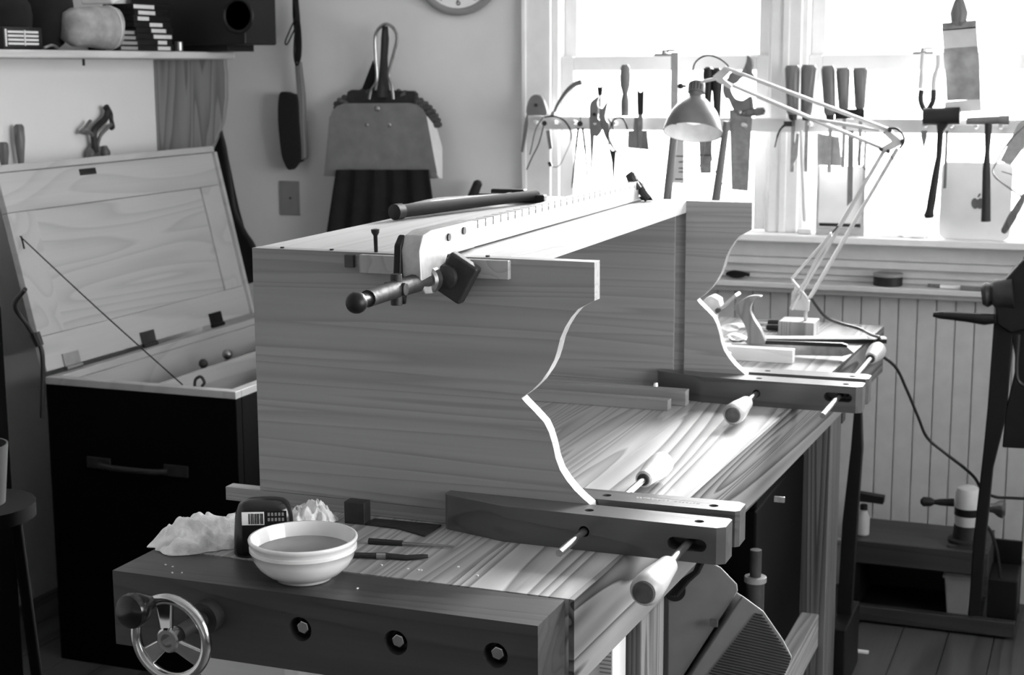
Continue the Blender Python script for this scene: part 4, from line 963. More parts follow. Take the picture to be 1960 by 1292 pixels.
scr = obj('clamp_screw', B().tube([V((BXX+.004, 2.19, 1.304)), V((BXX+.004, 2.12, 1.303)), V((BXX, 2.03, 1.302)), V((BXX-.002, 1.945, 1.300))], [.0145, .0145, .0135, .0125], 14), DSTEEL, bc, label='dark rough threaded screw with a ball end')
obj('ball_end', B().ball((BXX-.003, 1.912, 1.299), .0155, 18).cyl((BXX-.002, 1.925, 1.2995), (BXX-.002, 1.95, 1.30), .0095), BLACK, scr)
q = V((BXX, 2.035, 1.302)); obj('cross_pin', B().cyl(q+V((0,0,-.024)), q+V((0,0,.022)), .0085, n=14).cyl(q+V((-.018,0,0)), q+V((.016,0,0)), .0095, n=14), DSTEEL, scr, .001)
R = Matrix.Rotation(radians(30), 3, 'Y')
jp = obj('jaw_pad', B().obox((BXX+.036, 2.176, 1.302), (.052, .022, .066), R), DSTEEL, bc, .005, label='dark rounded square pressure pad')
obj('pad_stem', B().lathe((BXX+.022, 2.166, 1.304), (0, -1, 0), [(0, .02), (.008, .018), (.012, .01)], 20), DSTEEL, bc)
# far sliding jaw
yj = 3.25
def fj(pts, th=.02): return B().prism([(V(Yp(a, c, yj))) for a, c in pts], (0, th, 0))
fjw = obj('sliding_jaw', B().tube(px_spline([(1241, 381), (1230, 366), (1222, 352), (1212, 345)], yj), [.010]*6+[.009]*5+[.008]*5, 10), DSTEEL, bc)
obj('jaw_lever', B().tube(px_spline([(1204, 332), (1208, 338), (1213, 348), (1222, 362)], yj-.015), [.011]*5+[.012]*6+[.009]*5, 10), DSTEEL, bc)
obj('jaw_base', fj([(1222, 378), (1232, 372), (1246, 376), (1250, 384), (1228, 384)]), BLACK, bc, .003)
obj('jaw_drop', B().box((BXX-.012, 3.3175, 1.27), (BXX+.012, 3.335, bz0+.01)), DSTEEL, bc, .002)

# black bar clamp lying on the board
kc = thing('black_bar_clamp', 'black steel bar clamp lying slanted on the back of the carcass top', 'clamp', (-1.25, 2.9, zt))
A = V((-1.272, 2.70, zt+.0162)); E_ = V((-1.155, 3.15, zt+.0162)); dd = (E_-A)
kb = obj('bar', B().tube([A, A+dd*.5, E_], [.013, .0115, .0105], 14), CLOTHB, kc)
obj('wing', B().tube([A+V((0,0,.0)), A+dd*.35+V((-.028, 0, .004)), A+dd*.8+V((-.03, 0, 0))], [.011, .0115, .008], 10), BLACK, kc)
obj('end_cap', B().lathe(A-dd.normalized()*.012, dd, [(0, .012), (.002, .0155), (.022, .0155), (.024, .012)], 20), BLACK, kc)
obj('jaw', B().box((-1.285, 3.13, zt+.0003), (-1.13, 3.15, zt+.018)), BLACK, kc, .003)
obj('jaw', B().box((-1.295, 3.235, zt+.0003), (-1.215, 3.258, zt+.020)), BLACK, kc, .003)
obj('rod', B().cyl((-1.245, 3.14, zt+.008), (-1.245, 3.25, zt+.008), .006), DSTEEL, kc)

# ================================================================= THINGS ON THE NEAR END OF THE BENCH
# bowl
bc_ = Zp(586, 1111, T); bx_, by_ = -1.047, 1.888
q = Yp(586, 1037, by_); 
Rb = .0765; Hb = .062
bw = thing('ceramic_bowl', 'white glazed ceramic bowl of grey liquid on the near end of the bench', 'bowl', (bx_, by_, T))
prof = [(0, .036), (.001, .040), (.004, .041), (.006, .044), (.012, .056), (.022, .066), (.034, .0725), (.044, .0752), (.0445, .0765), (.049, .0765), (.0495, .0752), (.0555, .0762), (.0565, .0775), (.0605, .0780), (.0622, .0768), (.062, .0745), (.055, .0715), (.035, .067), (.02, .058), (.010, .042), (.007, .02), (.007, 0)]
obj('bowl', B().lathe((bx_, by_, T+.0004), (0, 0, 1), prof, 64), CERAM, bw, ang=60)
obj('liquid', B().lathe((bx_, by_, T), (0, 0, 1), [(.0415, .0), (.0415, .0675), (.0425, .0680), (.0427, 0)], 48), GLUE, bw)
# bottle
bp0 = V((-1.158, 1.971, T)); R = Matrix.Rotation(radians(24), 3, 'Z')
gb = thing('glue_bottle', 'squat black plastic bottle with a barcode label behind the bowl', 'bottle', bp0)
bs = [];  hb = .108
def superring(z, a, c, e=3.2, n=40):
    o = []
    for i in range(n):
        th_ = 2*pi*i/n; ct, st = cos(th_), sin(th_)
        x = a*abs(ct)**(2/e)*(1 if ct >= 0 else -1); y = c*abs(st)**(2/e)*(1 if st >= 0 else -1)
        o.append(bp0 + R @ V((x, y, z)))
    return o
ks = [(0.0004, .044, .024), (.004, .046, .026), (.024, .0455, .0258), (.058, .043, .0255), (.070, .0405, .0235), (.078, .037, .021), (.083, .031, .017), (.0855, .022, .011), (.0862, .008, .004)]
obj('body', B().rings([superring(*k) for k in ks]), flat('gloss_black_plastic', .01, .18), gb, ang=60)
def labelbox(u0, u1, z0, z1, off, mat, nm, par): 
    b = B(); s = -.0262
    c = bp0 + R @ V(((u0+u1)/2, s-off, (z0+z1)/2)); return obj(nm, b.obox(c, (u1-u0, .0005, z1-z0), R), mat, par)
lab = labelbox(-.030, .036, .010, .073, .0, BLACK, 'label', gb)
labelbox(-.030, .003, .052, .072, .0006, PAPER, 'barcode_patch', lab)
bb = B(); x = -.019
for k in range(11):
    wd = random.choice([.0007, .0012, .0018]); c = bp0 + R @ V((x, -.0262-.0011, .0615)); bb.obox(c, (wd, .0003, .016), R); x += wd+.0008
obj('barcode_bars', bb, RUBBER, lab)
bb = B()
for r_ in range(2):
    x = .008
    for k in range(5): bb.obox(bp0+R@V((x+.0018, -.0262-.0008, .068-.008*r_)), (.0032, .0003, .005), R); x += .0052
obj('label_print', bb, PLAST, lab)
# rag
def rag(lb, pa, pb, wid, hgt, seed, nm='cotton_rag'):
    pa, pb = V(pa), V(pb); d = pb-pa; n_ = V((-d.y, d.x, 0)).normalized()
    def P(u, v):
        s = (v-.5)*2
        env = max(0, 1-abs(2*u-1)**3.5)*max(0, 1-abs(s)**3)
        wv = wid*(.55+.45*sin(pi*min(1, u*1.15))**.6)*(1+.25*noise.noise(V((u*5, seed, 0))))
        z = hgt*env*(.62+.38*noise.noise(V((u*2.4+seed, v*2.2, 0)))+.0) 
        f = noise.noise(V((u*9+seed, v*5, 2)))*.010 + noise.noise(V((u*20+seed, v*13, 7)))*.004 + .004*sin((u*1.0+v*.7)*32+3*noise.noise(V((u*4, v*4, seed))))
        q = pa + d*u + n_*s*wv + V((noise.noise(V((u*4, v*4, 9+seed)))*.012, noise.noise(V((u*4, v*4, 19+seed)))*.012, 0))
        q.z = T+.0012+max(0, z+f*env**.4)
        return q
    b = B().grid(P, 70, 44); 
    nt = len(b.v); b2 = B().grid(lambda u, v: V((P(u, v).x, P(u, v).y, max(T+.0005, P(u, v).z-.0035))), 70, 44)
    b.add([tuple(v) for v in b2.v], [tuple(reversed(f)) for f in b2.f])
    return tag(obj(nm, b, RAG, ang=180), lb, 'cloth')
rag('crumpled white cotton rag lying on the left of the bench behind the bottle', (-1.318, 1.925, T), (-1.222, 2.06, T), .058, .056, 3.1)
rag('folded white rag between the bottle and the front panel', (-1.205, 2.132, T), (-1.135, 2.15, T), .036, .045, 8.7)
# steel square
t = thing('try_square', 'steel square with a dark upright stock lying against the front panel', 'square', (-1.1, 2.17, T))
obj('stock', B().box((-1.118, 2.152, T+.0003), (-1.082, 2.176, T+.036)), DSTEEL, t, .0015)
ob = B().obox((-.985, 2.156, T+.002), (.205, .034, .0025), Matrix.Rotation(radians(-10), 3, 'Z')); obj('blade', B().prism([(-1.08, 2.185, T+.0005), (-.965, 2.19, T+.0005), (-.965, 2.127, T+.0005), (-1.02, 2.15, T+.0005), (-1.08, 2.153, T+.0005)], (0, 0, .0025)), DSTEEL, t)
p0, p1 = Zp(706, 1036, T+.004), Zp(868, 1046, T+.004)
t = thing('scratch_awl', 'dark slim awl lying between the steel square and the bowl', 'awl', p0)
obj('handle', B().tube([p0, p0*.6+p1*.4], [.0052, .0042], 10), RUBBER, t); obj('shaft', B().tube([p0*.6+p1*.4, p1], [.0028, .0018], 8), STEEL, t)
p0, p1 = Zp(655, 1062, T+.005), Zp(816, 1066, T+.005)
t = thing('glue_brush', 'small brush with black bent tip lying right behind the bowl', 'brush', p0)
pm = p0*.45+p1*.55
obj('handle', B().tube([p0, pm], [.004, .0046], 10), DSTEEL, t); obj('ferrule', B().tube([pm-(pm-p0)*.25, pm-(pm-p0)*.05], [.0055, .0055], 10), STEEL, t)
obj('bristles', B().tube([pm, pm*.5+p1*.5+V((0,-.003,-.001)), p1+V((-.006, 0, 0)), p1+V((.001, .004, 0))], [.0046, .0045, .004, .0028], 10, sq=.8), RUBBER, t)
# wood chips
for k in range(14):
    px, py = random.uniform(620, 1000), random.uniform(1075, 1140)
    if k > 9: px, py = random.uniform(300, 420), random.uniform(1080, 1098)
    p = Zp(px, py, T+.0008)
    if (p.x-bx_)**2+(p.y-by_)**2 < .006: continue
    tag(obj('wood_chip', B().obox(p, (.003, .002, .0014), Matrix.Rotation(random.random()*3, 3, 'Z')), PAPER), 'tiny pale wood chip on the near end of the bench', 'wood chip', 'wood chips on the bench')

# ================================================================= THINGS ON THE FAR END OF THE BENCH
# lamp base block and lamp
lb0, lb1 = Yp(1491, 640, 4.14), Yp(1563, 640, 4.14)
blk = tag(obj('lamp_block', B().box((lb0.x+.002, 4.115, T+.0004), (lb1.x-.004, 4.2, T+.042)), BRACKW, bevel=.002), 'rectangular wooden block on the far bench holding the lamp stem', 'wooden block')
LYY2 = 4.15
lamp = thing('architect_lamp', 'grey articulated architect lamp standing on a wooden block and arching over to the window', 'lamp', (Yp(1542, 612, LYY2).x, LYY2, T+.042))
def L2(*a): return [Yp(x, y, LYY2) for x, y in a]
q = Yp(1542, 610, LYY2)
obj('stem', B().cyl((q.x, LYY2, T+.043), (q.x, LYY2, q.z+.03), .005), LAMPARM, lamp)
obj('base_bracket', out([(1513, 592), (1547, 596), (1549, 577), (1524, 545), (1515, 560)], LYY2-.008, .014), LAMPARM, lamp, .001)
def rod(a, c, r=.0052, dy=0, mt=LAMPARM, nm='arm_rod'): obj(nm, B().cyl(Yp(*a, LYY2+dy), Yp(*c, LYY2+dy), r, n=10), mt, lamp)
rod((1514, 592), (1690, 292), .0055, -.012); rod((1546, 577), (1718, 284), .0055, .012)
rod((1515, 534), (1592, 446), .0032, -.02); rod((1515, 534), (1546, 572), .0035, -.02)
obj('spring', B().cyl(Yp(1528, 560, LYY2-.02), Yp(1590, 450, LYY2-.02), .0038), LAMPARM, lamp); rod((1590, 450), (1604, 432), .002, -.02, DSTEEL, 'spring_hook')
rod((1388, 130), (1704, 250), .0052, -.012); rod((1386, 157), (1686, 283), .0052, .012)
obj('spring', B().tube(px_spline([(1544, 224), (1580, 232), (1630, 240), (1684, 250)], LYY2-.02), [.003]*4+[.005]*9+[.003]*3, 10), LAMPARM, lamp)
el = B().prism(L2((1700, 246), (1728, 268), (1727, 276), (1692, 294), (1684, 284), (1708, 270), (1692, 254)), (0, .004, 0)); el.v = [(x, y-.018, z) for x, y, z in el.v]
obj('elbow_plate', el, LAMPARM, lamp); e2 = B(); e2.v = [(x, y+.034, z) for x, y, z in el.v]; e2.f = el.f; obj('elbow_plate', e2, LAMPARM, lamp)
for a in [(1703, 249), (1727, 271), (1686, 286), (1700, 290)]: obj('elbow_bolt', B().cyl(Yp(*a, LYY2-.024), Yp(*a, LYY2+.024), .0055, n=12), DSTEEL, lamp)
# head bracket
obj('head_bracket', B().prism(L2((1364, 146), (1388, 126), (1400, 134), (1384, 150), (1402, 165), (1396, 170), (1372, 156)), (0, .008, 0)), LAMPARM, lamp, .001)
rod((1342, 157), (1372, 150), .0045)
# shade
ctop = Yp(1321, 140, LYY2); crim = Yp(1326, 254, LYY2)
tl = radians(22); ax = V((.03, -sin(tl), -cos(tl))).normalized()
Ls = .150
apx = crim - ax*Ls*1.0
prof = [(0, .004), (.002, .013), (.008, .022), (.014, .0235), (.036, .0235), (.037, .019), (.046, .019), (.058, .033), (.075, .050), (.095, .064), (.12, .0745), (.142, .080), (.15, .081),
        (.15, .079), (.14, .077), (.12, .0715), (.095, .061), (.075, .047), (.058, .030), (.05, .001)]
sd = obj('shade', B().lathe(apx, ax, prof[:13] + [(.15, .0795), (.142, .0785), (.12, .073), (.095, .0625), (.075, .0485), (.058, .0315), (.0515, .02)], 48), LAMPG, lamp, ang=60)
obj('inner_reflector', B().lathe(apx, ax, [(.149, .0785)] + prof[14:], 48, False), LAMPIN, sd, ang=60)
obj('bulb', B().lathe(apx+ax*.052, ax, [(0, .012), (.02, .014), (.035, .026), (.052, .030), (.066, .024), (.073, .008)], 24), BULB, sd)
u = ax.cross(V((0, 1, 0))).normalized(); fr = u.cross(ax).normalized()
if fr.y > 0: fr = -fr
for k in range(5):
    an = (k-2)*.38; d = (fr*cos(an)+u*sin(an))
    obj('vent_slot', B().tube([apx+ax*.013+d*.0233, apx+ax*.032+d*.0233], .0016, 6), RUBBER, sd)
q = Yp(1303, 165, LYY2-.01); obj('switch_knob', B().ball(q, .0085, 14).cyl(q, q+V((.012, .008, 0)), .004), RUBBER, sd)
q = Yp(1286, 259, LYY2); obj('rating_label', B().obox(crim-ax*.028+V((-.044, -.038, -.0)), (.014, .010, .001), Matrix.Rotation(.5, 3, 'X')), DSTEEL, sd)
obj('lamp_wire', B().tube(px_spline([(1326, 137), (1330, 121), (1342, 110), (1358, 106), (1378, 113), (1392, 124), (1396, 133)], LYY2), .0022, 8), SKIN_DARK, lamp)
obj('elbow_wire', B().tube(px_spline([(1700, 246), (1716, 246), (1728, 258), (1730, 272), (1722, 284)], LYY2-.012), .003, 8), SKIN_DARK, lamp)
obj('elbow_wire', B().tube(px_spline([(1700, 292), (1714, 312), (1716, 328), (1708, 336), (1700, 330)], LYY2), .0012, 6), DSTEEL, lamp)
obj('elbow_wire', B().tube(px_spline([(1693, 252), (1689, 262), (1690, 272)], LYY2-.02), .0016, 6), DSTEEL, lamp)
cd = [Yp(1553, 571, LYY2), Yp(1561, 583, LYY2), Yp(1580, 606, LYY2), Yp(1606, 618, LYY2+.02), Yp(1644, 629, 4.2), Zp(1668, 641, T+.022), Zp(1684, 648, T+.022), V((RB(4.1)+.014, 4.15, T-.02)),
      Yp(1712, 700, 4.22), Yp(1735, 745, 4.25), Yp(1758, 800, 4.28), Yp(1775, 838, 4.3), Yp(1810, 868, 4.32), Yp(1845, 895, 4.33), Yp(1866, 915, 4.33), Yp(1880, 938, 4.33), Yp(1905, 951, 4.33), Yp(1935, 953, 4.33), Yp(1990, 956, 4.33)]
obj('power_cable', B().tube(spline(cd, 5), .0042, 8), SKIN_DARK, lamp)

# backsaw on bench
t = thing('dovetail_saw', 'backsaw with a swept open wooden handle lying on the far end of the bench', 'saw', (-.8, 3.88, T))
SY = 3.84
hp = [(1404, 588), (1416, 577), (1432, 568), (1446, 566), (1457, 568), (1446, 574), (1438, 583), (1436, 596), (1443, 612), (1452, 626), (1459, 640), (1463, 659), (1428, 657), (1430, 646), (1428, 631), (1419, 612), (1409, 598)]
obj('handle', prj(hp, SY-.012, .022, 3), TOOLWOOD, t, .003)
obj('spine', out([(1462, 652), (1500, 653), (1612, 657), (1622, 661), (1621, 665), (1464, 659)], SY-.006, .010), BLACK, t, .001)
obj('blade', out([(1400, 657), (1464, 658), (1621, 664), (1636, 676), (1612, 682), (1400, 677)], SY-.001, .0012), STEEL, t)
obj('horn', out([(1394, 644), (1400, 650), (1412, 653), (1426, 650), (1418, 655), (1404, 655), (1396, 651)], SY-.008, .014), BLACK, t, .001)
t = tag(obj('pale_wood_strip', B().box((-.905, 3.737, T+.0003), (-.704, 3.765, T+.034)), PINE_PALE, bevel=.001), 'white-looking wood strip lying in front of the backsaw on the bench', 'wood strip')
a, c = V((-.836, 4.0, 0)), V((-.527, 4.10, 0)); d = (c-a).normalized(); n_ = V((-d.y, d.x, 0))
t = thing('straightedge', 'long thin straightedge with a pale top overhanging the right edge of the bench', 'straightedge', a+V((0,0,T)))
obj('beam', B().prism([V((p.x, p.y, T+.0004)) for p in (a, c, c+n_*.03, a+n_*.03)], (0, 0, .011)), BLACK, t)
obj('top_strip', B().prism([V((p.x, p.y, T+.0115)) for p in (a, c, c+n_*.03, a+n_*.03)], (0, 0, .003)), PAPER, t)
# chisels behind
for k, (p0, p1, lb) in enumerate([((1470, 617), (1492, 620), 'small dark-ended chisel lying behind the lamp block, rear of the pair'), ((1467, 626), (1492, 630), 'small dark-ended chisel lying beside the lamp block, front of the pair')]):
    y = 4.17-.05*k; q0, q1 = Zp(*p0, T+.009), Zp(*p1, T+.009)
    t = thing('bench_chisel', lb, 'chisel', q0, 'chisels beside the lamp block')
    obj('handle', B().turned(q0, q0+V((.05,0,0)), [(0, .006), (.1, .0085), (.9, .0085), (1, .005)]), RUBBER, t)
    obj('blade', B().obox(q0+V((-.04, .002, -.003)), (.08, .013, .003), Matrix.Identity(3)), ALU, t)
# hand plane behind the far panel
PY = 3.66
t = thing('hand_plane', 'pale metal hand plane with a slanted iron half hidden behind the far panel', 'hand plane', (-.86, PY, T))
obj('sole', B().box((-1.02, PY-.03, T+.0003), (-.845, PY+.03, T+.03)), ALU, t, .003)
obj('frog', out([(1352, 570), (1362, 566), (1376, 574), (1380, 592), (1368, 604), (1366, 660), (1340, 660), (1340, 580)], PY-.02, .04), ALU, t, .003)
obj('iron', B().obox(Yp(1388, 584, PY), (.085, .045, .007), Matrix.Rotation(radians(-43), 3, 'Y')), STEEL, t, .001)
q = Yp(1373, 595, PY-.03); obj('lever_screw', B().cyl(q, q+V((0, .06, 0)), .006), DSTEEL, t)
# curled shavings
for k, (px, py, lb) in enumerate([(1402, 628, 'pale curled wood shaving behind the backsaw handle'), (1415, 640, 'flatter pale wood shaving in front of the curled one')]):
    q = Zp(px, py, T+.015); b = B()
    if k == 0:
        def P(u, v, q=q): a = u*4.5; r_ = .02+.012*u; return q+V((cos(a)*r_+.02*v, .03*(v-.5), sin(a)*r_*.35+.004))
    else:
        def P(u, v, q=q): return q+V((.07*(u-.5), .035*(v-.5), .006*sin(u*5)-.006))
    tag(obj('wood_shaving', b.grid(P, 30, 4, (0, 0, .0008)), PAPER), lb, 'wood shaving', 'wood shavings on the bench')

# ================================================================= UNDER AND BESIDE THE BENCH
# grey tool case (ribbed)
t = thing('grey_tool_case', 'large ribbed grey plastic machine cover standing tilted under the bench', 'machine cover', (-.66, 3.0, .2865))
CYY = 2.75
def face(pts, y, th, mt, nm, par=t, bev=.003): return obj(nm, B().prism([Yp(a, c, y) for a, c in pts], (-th*.42, th, -th*.25)), mt, par, bev)
def sl(pts, d=0): 
    # leaning plane: depth grows with height
    return [Yp(a, c, CYY) for a, c in pts]
face([(1278, 1300), (1278, 1095), (1300, 1075), (1345, 1068), (1380, 1086), (1411, 1118), (1413, 1132), (1285, 1330)], CYY, .30, PLAST, 'upper_shell')
face([(1290, 1340), (1421, 1140), (1462, 1170), (1500, 1225), (1517, 1258), (1512, 1275), (1475, 1340)], CYY-.01, .30, PLAST, 'lower_shell')
for k in range(26):
    f = k/25; xl, yl = 1445-91*f, 1175+118*f
    xr = 1460+55*min(1, f/.5)-(max(0, f-.5)*50); yr = yl+.22*(xr-xl)
    obj('rib', B().cyl(Yp(xl, yl, CYY-.0112), Yp(xr, yr, CYY-.0112), .0016, n=6), DSTEEL, t)
q = Yp(1367, 1193, CYY-.012); obj('latch', B().box((q.x-.008, q.y-.004, q.z-.006), (q.x+.008, q.y+.002, q.z+.008)), STEEL, t, .001)
q = Yp(1290, 1130, CYY-.004); obj('recess', B().cyl(q, q+V((0, .006, 0)), .022, n=24), RUBBER, t)
obj('base', B().box((-.80, 2.78, .2865), (-.56, 3.03, .37)), PLAST, t, .01)
for k in range(3):
    b = B().tube([Yp(a, c, CYY-.03-.01*k) for a, c in [(1285+5*k, 1140), (1305+6*k, 1112), (1330+3*k, 1095), (1345+4*k, 1060)]], .004, 8); obj('cord', b, SKIN_DARK, t)
# black case added to darken the space under the bench, and the pump
t = thing('black_filler_case', 'black case added on the stretchers to darken the space under the bench', 'tool case', (-.9, 3.4, .286))
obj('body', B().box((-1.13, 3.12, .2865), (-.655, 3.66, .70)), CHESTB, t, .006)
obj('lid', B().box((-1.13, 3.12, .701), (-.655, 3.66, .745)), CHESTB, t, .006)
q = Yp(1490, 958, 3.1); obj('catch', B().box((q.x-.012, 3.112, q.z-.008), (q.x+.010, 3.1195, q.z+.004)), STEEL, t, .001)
q = Yp(1446, 1100, 3.07)
t = thing('hand_pump', 'upright grey metal cylinder with a cap standing behind the grey machine cover', 'pump', (q.x, 3.07, .286))
z1 = Yp(1446, 1110, 3.07).z; z2 = Yp(1446, 1052, 3.07).z
obj('cylinder', B().cyl((q.x, 3.07, .2865), (q.x, 3.07, z1), .019, n=20), DSTEEL, t); obj('rod', B().cyl((q.x, 3.07, z1), (q.x, 3.07, z2), .012, n=16), DSTEEL, t); obj('cap', B().cyl((q.x, 3.07, z1-.004), (q.x, 3.07, z1+.008), .023, n=20), GREYMET, t, .001)
# white vented box
t = thing('vented_white_box', 'white plastic box with fine ridges standing beneath the near end of the bench', 'box', (-.72, 2.18, 0))
a, c = Yp(1148, 1262, 2.17), Yp(1173, 1242, 2.17)
obj('body', B().box((a.x-.02, 2.17, 0), (c.x, 2.24, c.z)), PLASTL, t, .002)
obj('back_plate', B().box((a.x-.02, 2.241, 0), (a.x+.006, 2.25, Yp(1155, 1222, 2.24).z)), PLASTL, t)
for k in range(14): 
    z = c.z-.008-.0065*k; obj('ridge', B().box((a.x+.0, 2.1685, z), (c.x-.002, 2.1702, z+.002)), PLAST, t)
# pale plywood box under vise
a, c = Yp(395, 1262, 2.0), Yp(545, 1273, 2.0)
tag(obj('plywood_box', B().box((-1.30, 2.0, 0), (c.x, 2.24, .765)), wood('pale_plywood', .5, .66, 'X', 5, 6, .15, .5, .5, .4), bevel=.002), 'pale plywood box standing under the vise jaw beside the handwheel', 'box')
# black clamp stand between bench leg and wall
t = thing('tool_stand', 'black upright metal stand just right of the rear bench leg', 'stand', Yp(1640, 1190, 4.0))
sy = 4.02
obj('post', B().prism([V((Yp(1628, 860, sy).x, sy, Yp(1628, 860, sy).z)), V(Yp(1650, 860, sy)), V(Yp(1640, 1000, sy)), V(Yp(1628, 1200, sy)), V(Yp(1600, 1200, sy)), V(Yp(1612, 1000, sy))], (0, .03, 0)), BLACK, t, .002)
obj('upper_post', B().prism([Yp(a, c, sy) for a, c in [(1634, 790), (1648, 790), (1650, 862), (1628, 862)]], (0, .03, 0)), BLACK, t, .002)
obj('foot', B().box((Yp(1600, 1200, sy).x, sy-.12, 0), (Yp(1632, 1200, sy).x, sy+.12, Yp(1620, 1190, sy).z+.02)), BLACK, t, .004)
# shelf unit along the wall
SU0, SU1 = 4.45, 4.70
t = thing('low_shelf_unit', 'low rough shelf unit along the beadboard wall with two pale front boards', 'shelf unit', (-.3, 4.6, 0))
q1 = Yp(1637, 1050, SU0); ztp = q1.z; zlo = Yp(1637, 1170, SU0).z
X0, X1 = Yp(1622, 1100, SU0).x, Yp(1890, 1100, SU0).x; X2 = Yp(1942, 1200, SU0).x
hA = Yp(1637, 1034, SU0).z; hB = Yp(1637, 1077, SU0).z
obj('top_board', B().box((X0, SU0, hB), (X1, SU0+.03, hA)), VISE_X, t, .003)
obj('deck', B().box((X0, SU0+.03, hA-.02), (X1, SU1, hA-.002)), VISE_X, t)
lA = Yp(1637, 1158, SU0).z; lB = Yp(1637, 1186, SU0).z
obj('bottom_board', B().box((X0, SU0, max(.001, lB)), (X2, SU0+.03, lA)), VISE_X, t, .003)
obj('lower_deck', B().box((X0, SU0+.03, lA-.03), (X2, SU1, lA-.012)), BLACK, t)
obj('back_panel', B().box((X0, SU1+.001, .0), (X2, SU1+.012, hA-.03)), BLACK, t)
obj('end_post', B().box((X0, SU0+.031, 0), (X0+.03, SU1, hB)), BLACK, t)
obj('end_post', B().box((X1-.03, SU0+.031, 0), (X1, SU1, hA-.021)), VISE_X, t)
q = Yp(1835, 1100, 4.5)
t = thing('grey_bin', 'grey plastic bin standing on the lower shelf beside the black vise leg', 'bin', (q.x, 4.56, lA))
a = Yp(1806, 1130, 4.5).x; c = Yp(1860, 1130, 4.5).x
obj('bin', B().add([(a+.012,4.49,lA-.0115),(c-.008,4.49,lA-.0115),(c-.008,4.62,lA-.0115),(a+.012,4.62,lA-.0115),(a,4.485,hB-.012),(c,4.485,hB-.012),(c,4.63,hB-.012),(a,4.63,hB-.012)],[(0,3,2,1),(4,5,6,7),(0,1,5,4),(1,2,6,5),(2,3,7,6),(3,0,4,7)]), PLAST, t, .004)
obj('rim', B().box((a-.003, 4.482, hB-.028), (c+.003, 4.633, hB-.018)), PLAST, t, .002)
tag(obj('dark_crate', B().box((c+.02, 4.5, lA-.011), (X2-.0, 4.66, hB-.02)), BLACK, bevel=.006), 'black crate at the right end of the low shelf', 'crate')
# white bottle and dark handle
zs = hA+.0
q = Yp(1652, 1010, 4.52); 
t = thing('white_bottle', 'small white plastic bottle standing on the low shelf behind the bench leg', 'bottle', (q.x, 4.52, zs))
zt3 = Yp(1652, 975, 4.52).z
obj('body', B().lathe((q.x, 4.52, hA-.0015), (0,0,1), [(0, .016), (.003, .0185), (zt3-hA-.02, .0185), (zt3-hA-.006, .012), (zt3-hA, .012)], 20), PLASTL, t)
obj('cap', B().cyl((q.x, 4.52, zt3), (q.x, 4.52, zt3+.015), .011), RUBBER, t)
obj('trigger_head', B().prism([Yp(a, c, 4.505) for a, c in [(1640, 943), (1692, 952), (1690, 966), (1660, 962), (1640, 960)]], (0, .03, 0)), RUBBER, t, .002)
# router
RYY = 4.52
t = thing('wood_router', 'pale motor-bodied router with a silver knob standing on a block on the low shelf', 'router', Yp(1860, 1040, RYY))
q = Yp(1851, 1000, RYY); zb_ = Yp(1851, 1004, RYY).z; zt_ = Yp(1851, 930, RYY).z
obj('motor_body', B().lathe((q.x, RYY, zb_), (0, 0, 1), [(0, .034), (.02, .036), (zt_-zb_-.02, .036), (zt_-zb_-.006, .030), (zt_-zb_, .018)], 28), PLASTL, t)
obj('motor_band', B().lathe((q.x, RYY, zb_+.03), (0, 0, 1), [(0, .037), (.022, .037)], 28), BLACK, t)
obj('base', B().lathe((q.x, RYY, zb_-.05), (0, 0, 1), [(0, .052), (.008, .052), (.012, .04), (.05, .036)], 28), DSTEEL, t)
a = Yp(1762, 960, RYY); c = Yp(1826, 962, RYY)
obj('side_handle', B().turned(a, c, [(0, .006), (.08, .014), (.3, .013), (.42, .007), (.6, .010), (1, .012)]), RUBBER, t)
a = Yp(1925, 975, RYY); c = Yp(1880, 970, RYY)
obj('side_knob', B().turned(a, c, [(0, .018), (.12, .027), (.3, .024), (.5, .014), (1, .012)]), STEEL, t)
q2 = Yp(1850, 1055, RYY)
tag(obj('router_block', B().box((q.x-.05, RYY-.045, hA-.0015), (q.x+.06, RYY+.05, zb_-.051)), VISE_X, bevel=.003), 'pale wooden block under the router on the low shelf', 'wooden block')
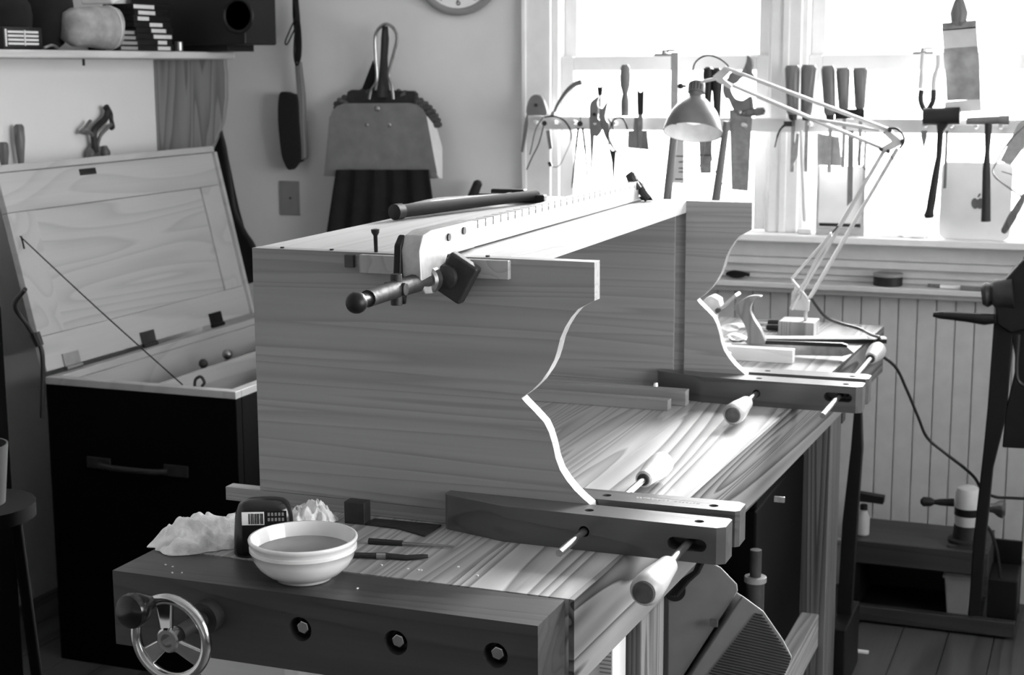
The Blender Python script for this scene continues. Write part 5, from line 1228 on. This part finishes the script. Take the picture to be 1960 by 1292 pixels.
obj('power_cord', B().tube(px_spline([(1880, 1000), (1895, 1015), (1906, 1045), (1912, 1080), (1914, 1105)], RYY-.01), .005, 8), SKIN_DARK, t)

# black leg vise on a stand at right
VY = 4.28
t = thing('leg_vise', 'black iron leg vise on a slanted leg at the right edge', 'vise', (-.25, VY, 0))
obj('leg', B().prism([Yp(a, c, VY) for a, c in [(1903, 600), (1942, 600), (1925, 800), (1900, 900), (1888, 1020), (1876, 1180), (1853, 1180), (1862, 1040), (1880, 880), (1890, 780)]], (0, .045, 0)), BLACK, t, .004)
obj('stand_post', B().prism([Yp(a, c, VY) for a, c in [(1930, 600), (1975, 600), (1975, 790), (1975, 860), (1918, 857), (1925, 785), (1945, 700)]], (0, .06, 0)), BLACK, t, .004)
obj('lower_body', B().prism([Yp(a, c, VY+.005) for a, c in [(1880, 1180), (1866, 1178), (1870, 1150), (1885, 1150)]], (0, .04, 0)), BLACK, t)
obj('body', B().prism([Yp(a, c, VY-.02) for a, c in [(1915, 545), (1950, 505), (1975, 480), (1975, 630), (1935, 640), (1905, 620), (1905, 575)]], (0, .10, 0)), BLACK, t, .008)
a = Yp(1880, 565, VY); c = Yp(1940, 560, VY)
obj('screw_box', B().turned(a, c, [(0, .026), (.15, .034), (.3, .028), (.4, .038), (.7, .040), (1, .045)]), DSTEEL, t)
obj('tommy_bar', B().tube([Yp(x, y, VY-.03) for x, y in [(1786, 602), (1800, 603), (1850, 607), (1885, 611), (1903, 610)]], [.006, .010, .013, .016, .013], 12), BLACK, t)
obj('jaw', B().prism([Yp(a, c, VY-.01) for a, c in [(1913, 545), (1940, 520), (1975, 470), (1975, 500), (1935, 560)]], (0, .05, 0)), DSTEEL, t, .004)
tag(obj('hanging_cable', B().tube(px_spline([(1950, 640), (1946, 700), (1950, 730), (1975, 745)], VY-.03), .005, 8), SKIN_DARK), 'black cable looping at the right edge beside the vise stand', 'cable')
# chip on the floor
p = Zp(1650, 1247, .004); tag(obj('floor_offcut', B().obox(p, (.035, .012, .006), Matrix.Identity(3)), PAPER), 'small pale offcut on the floor boards near the bench leg', 'offcut')
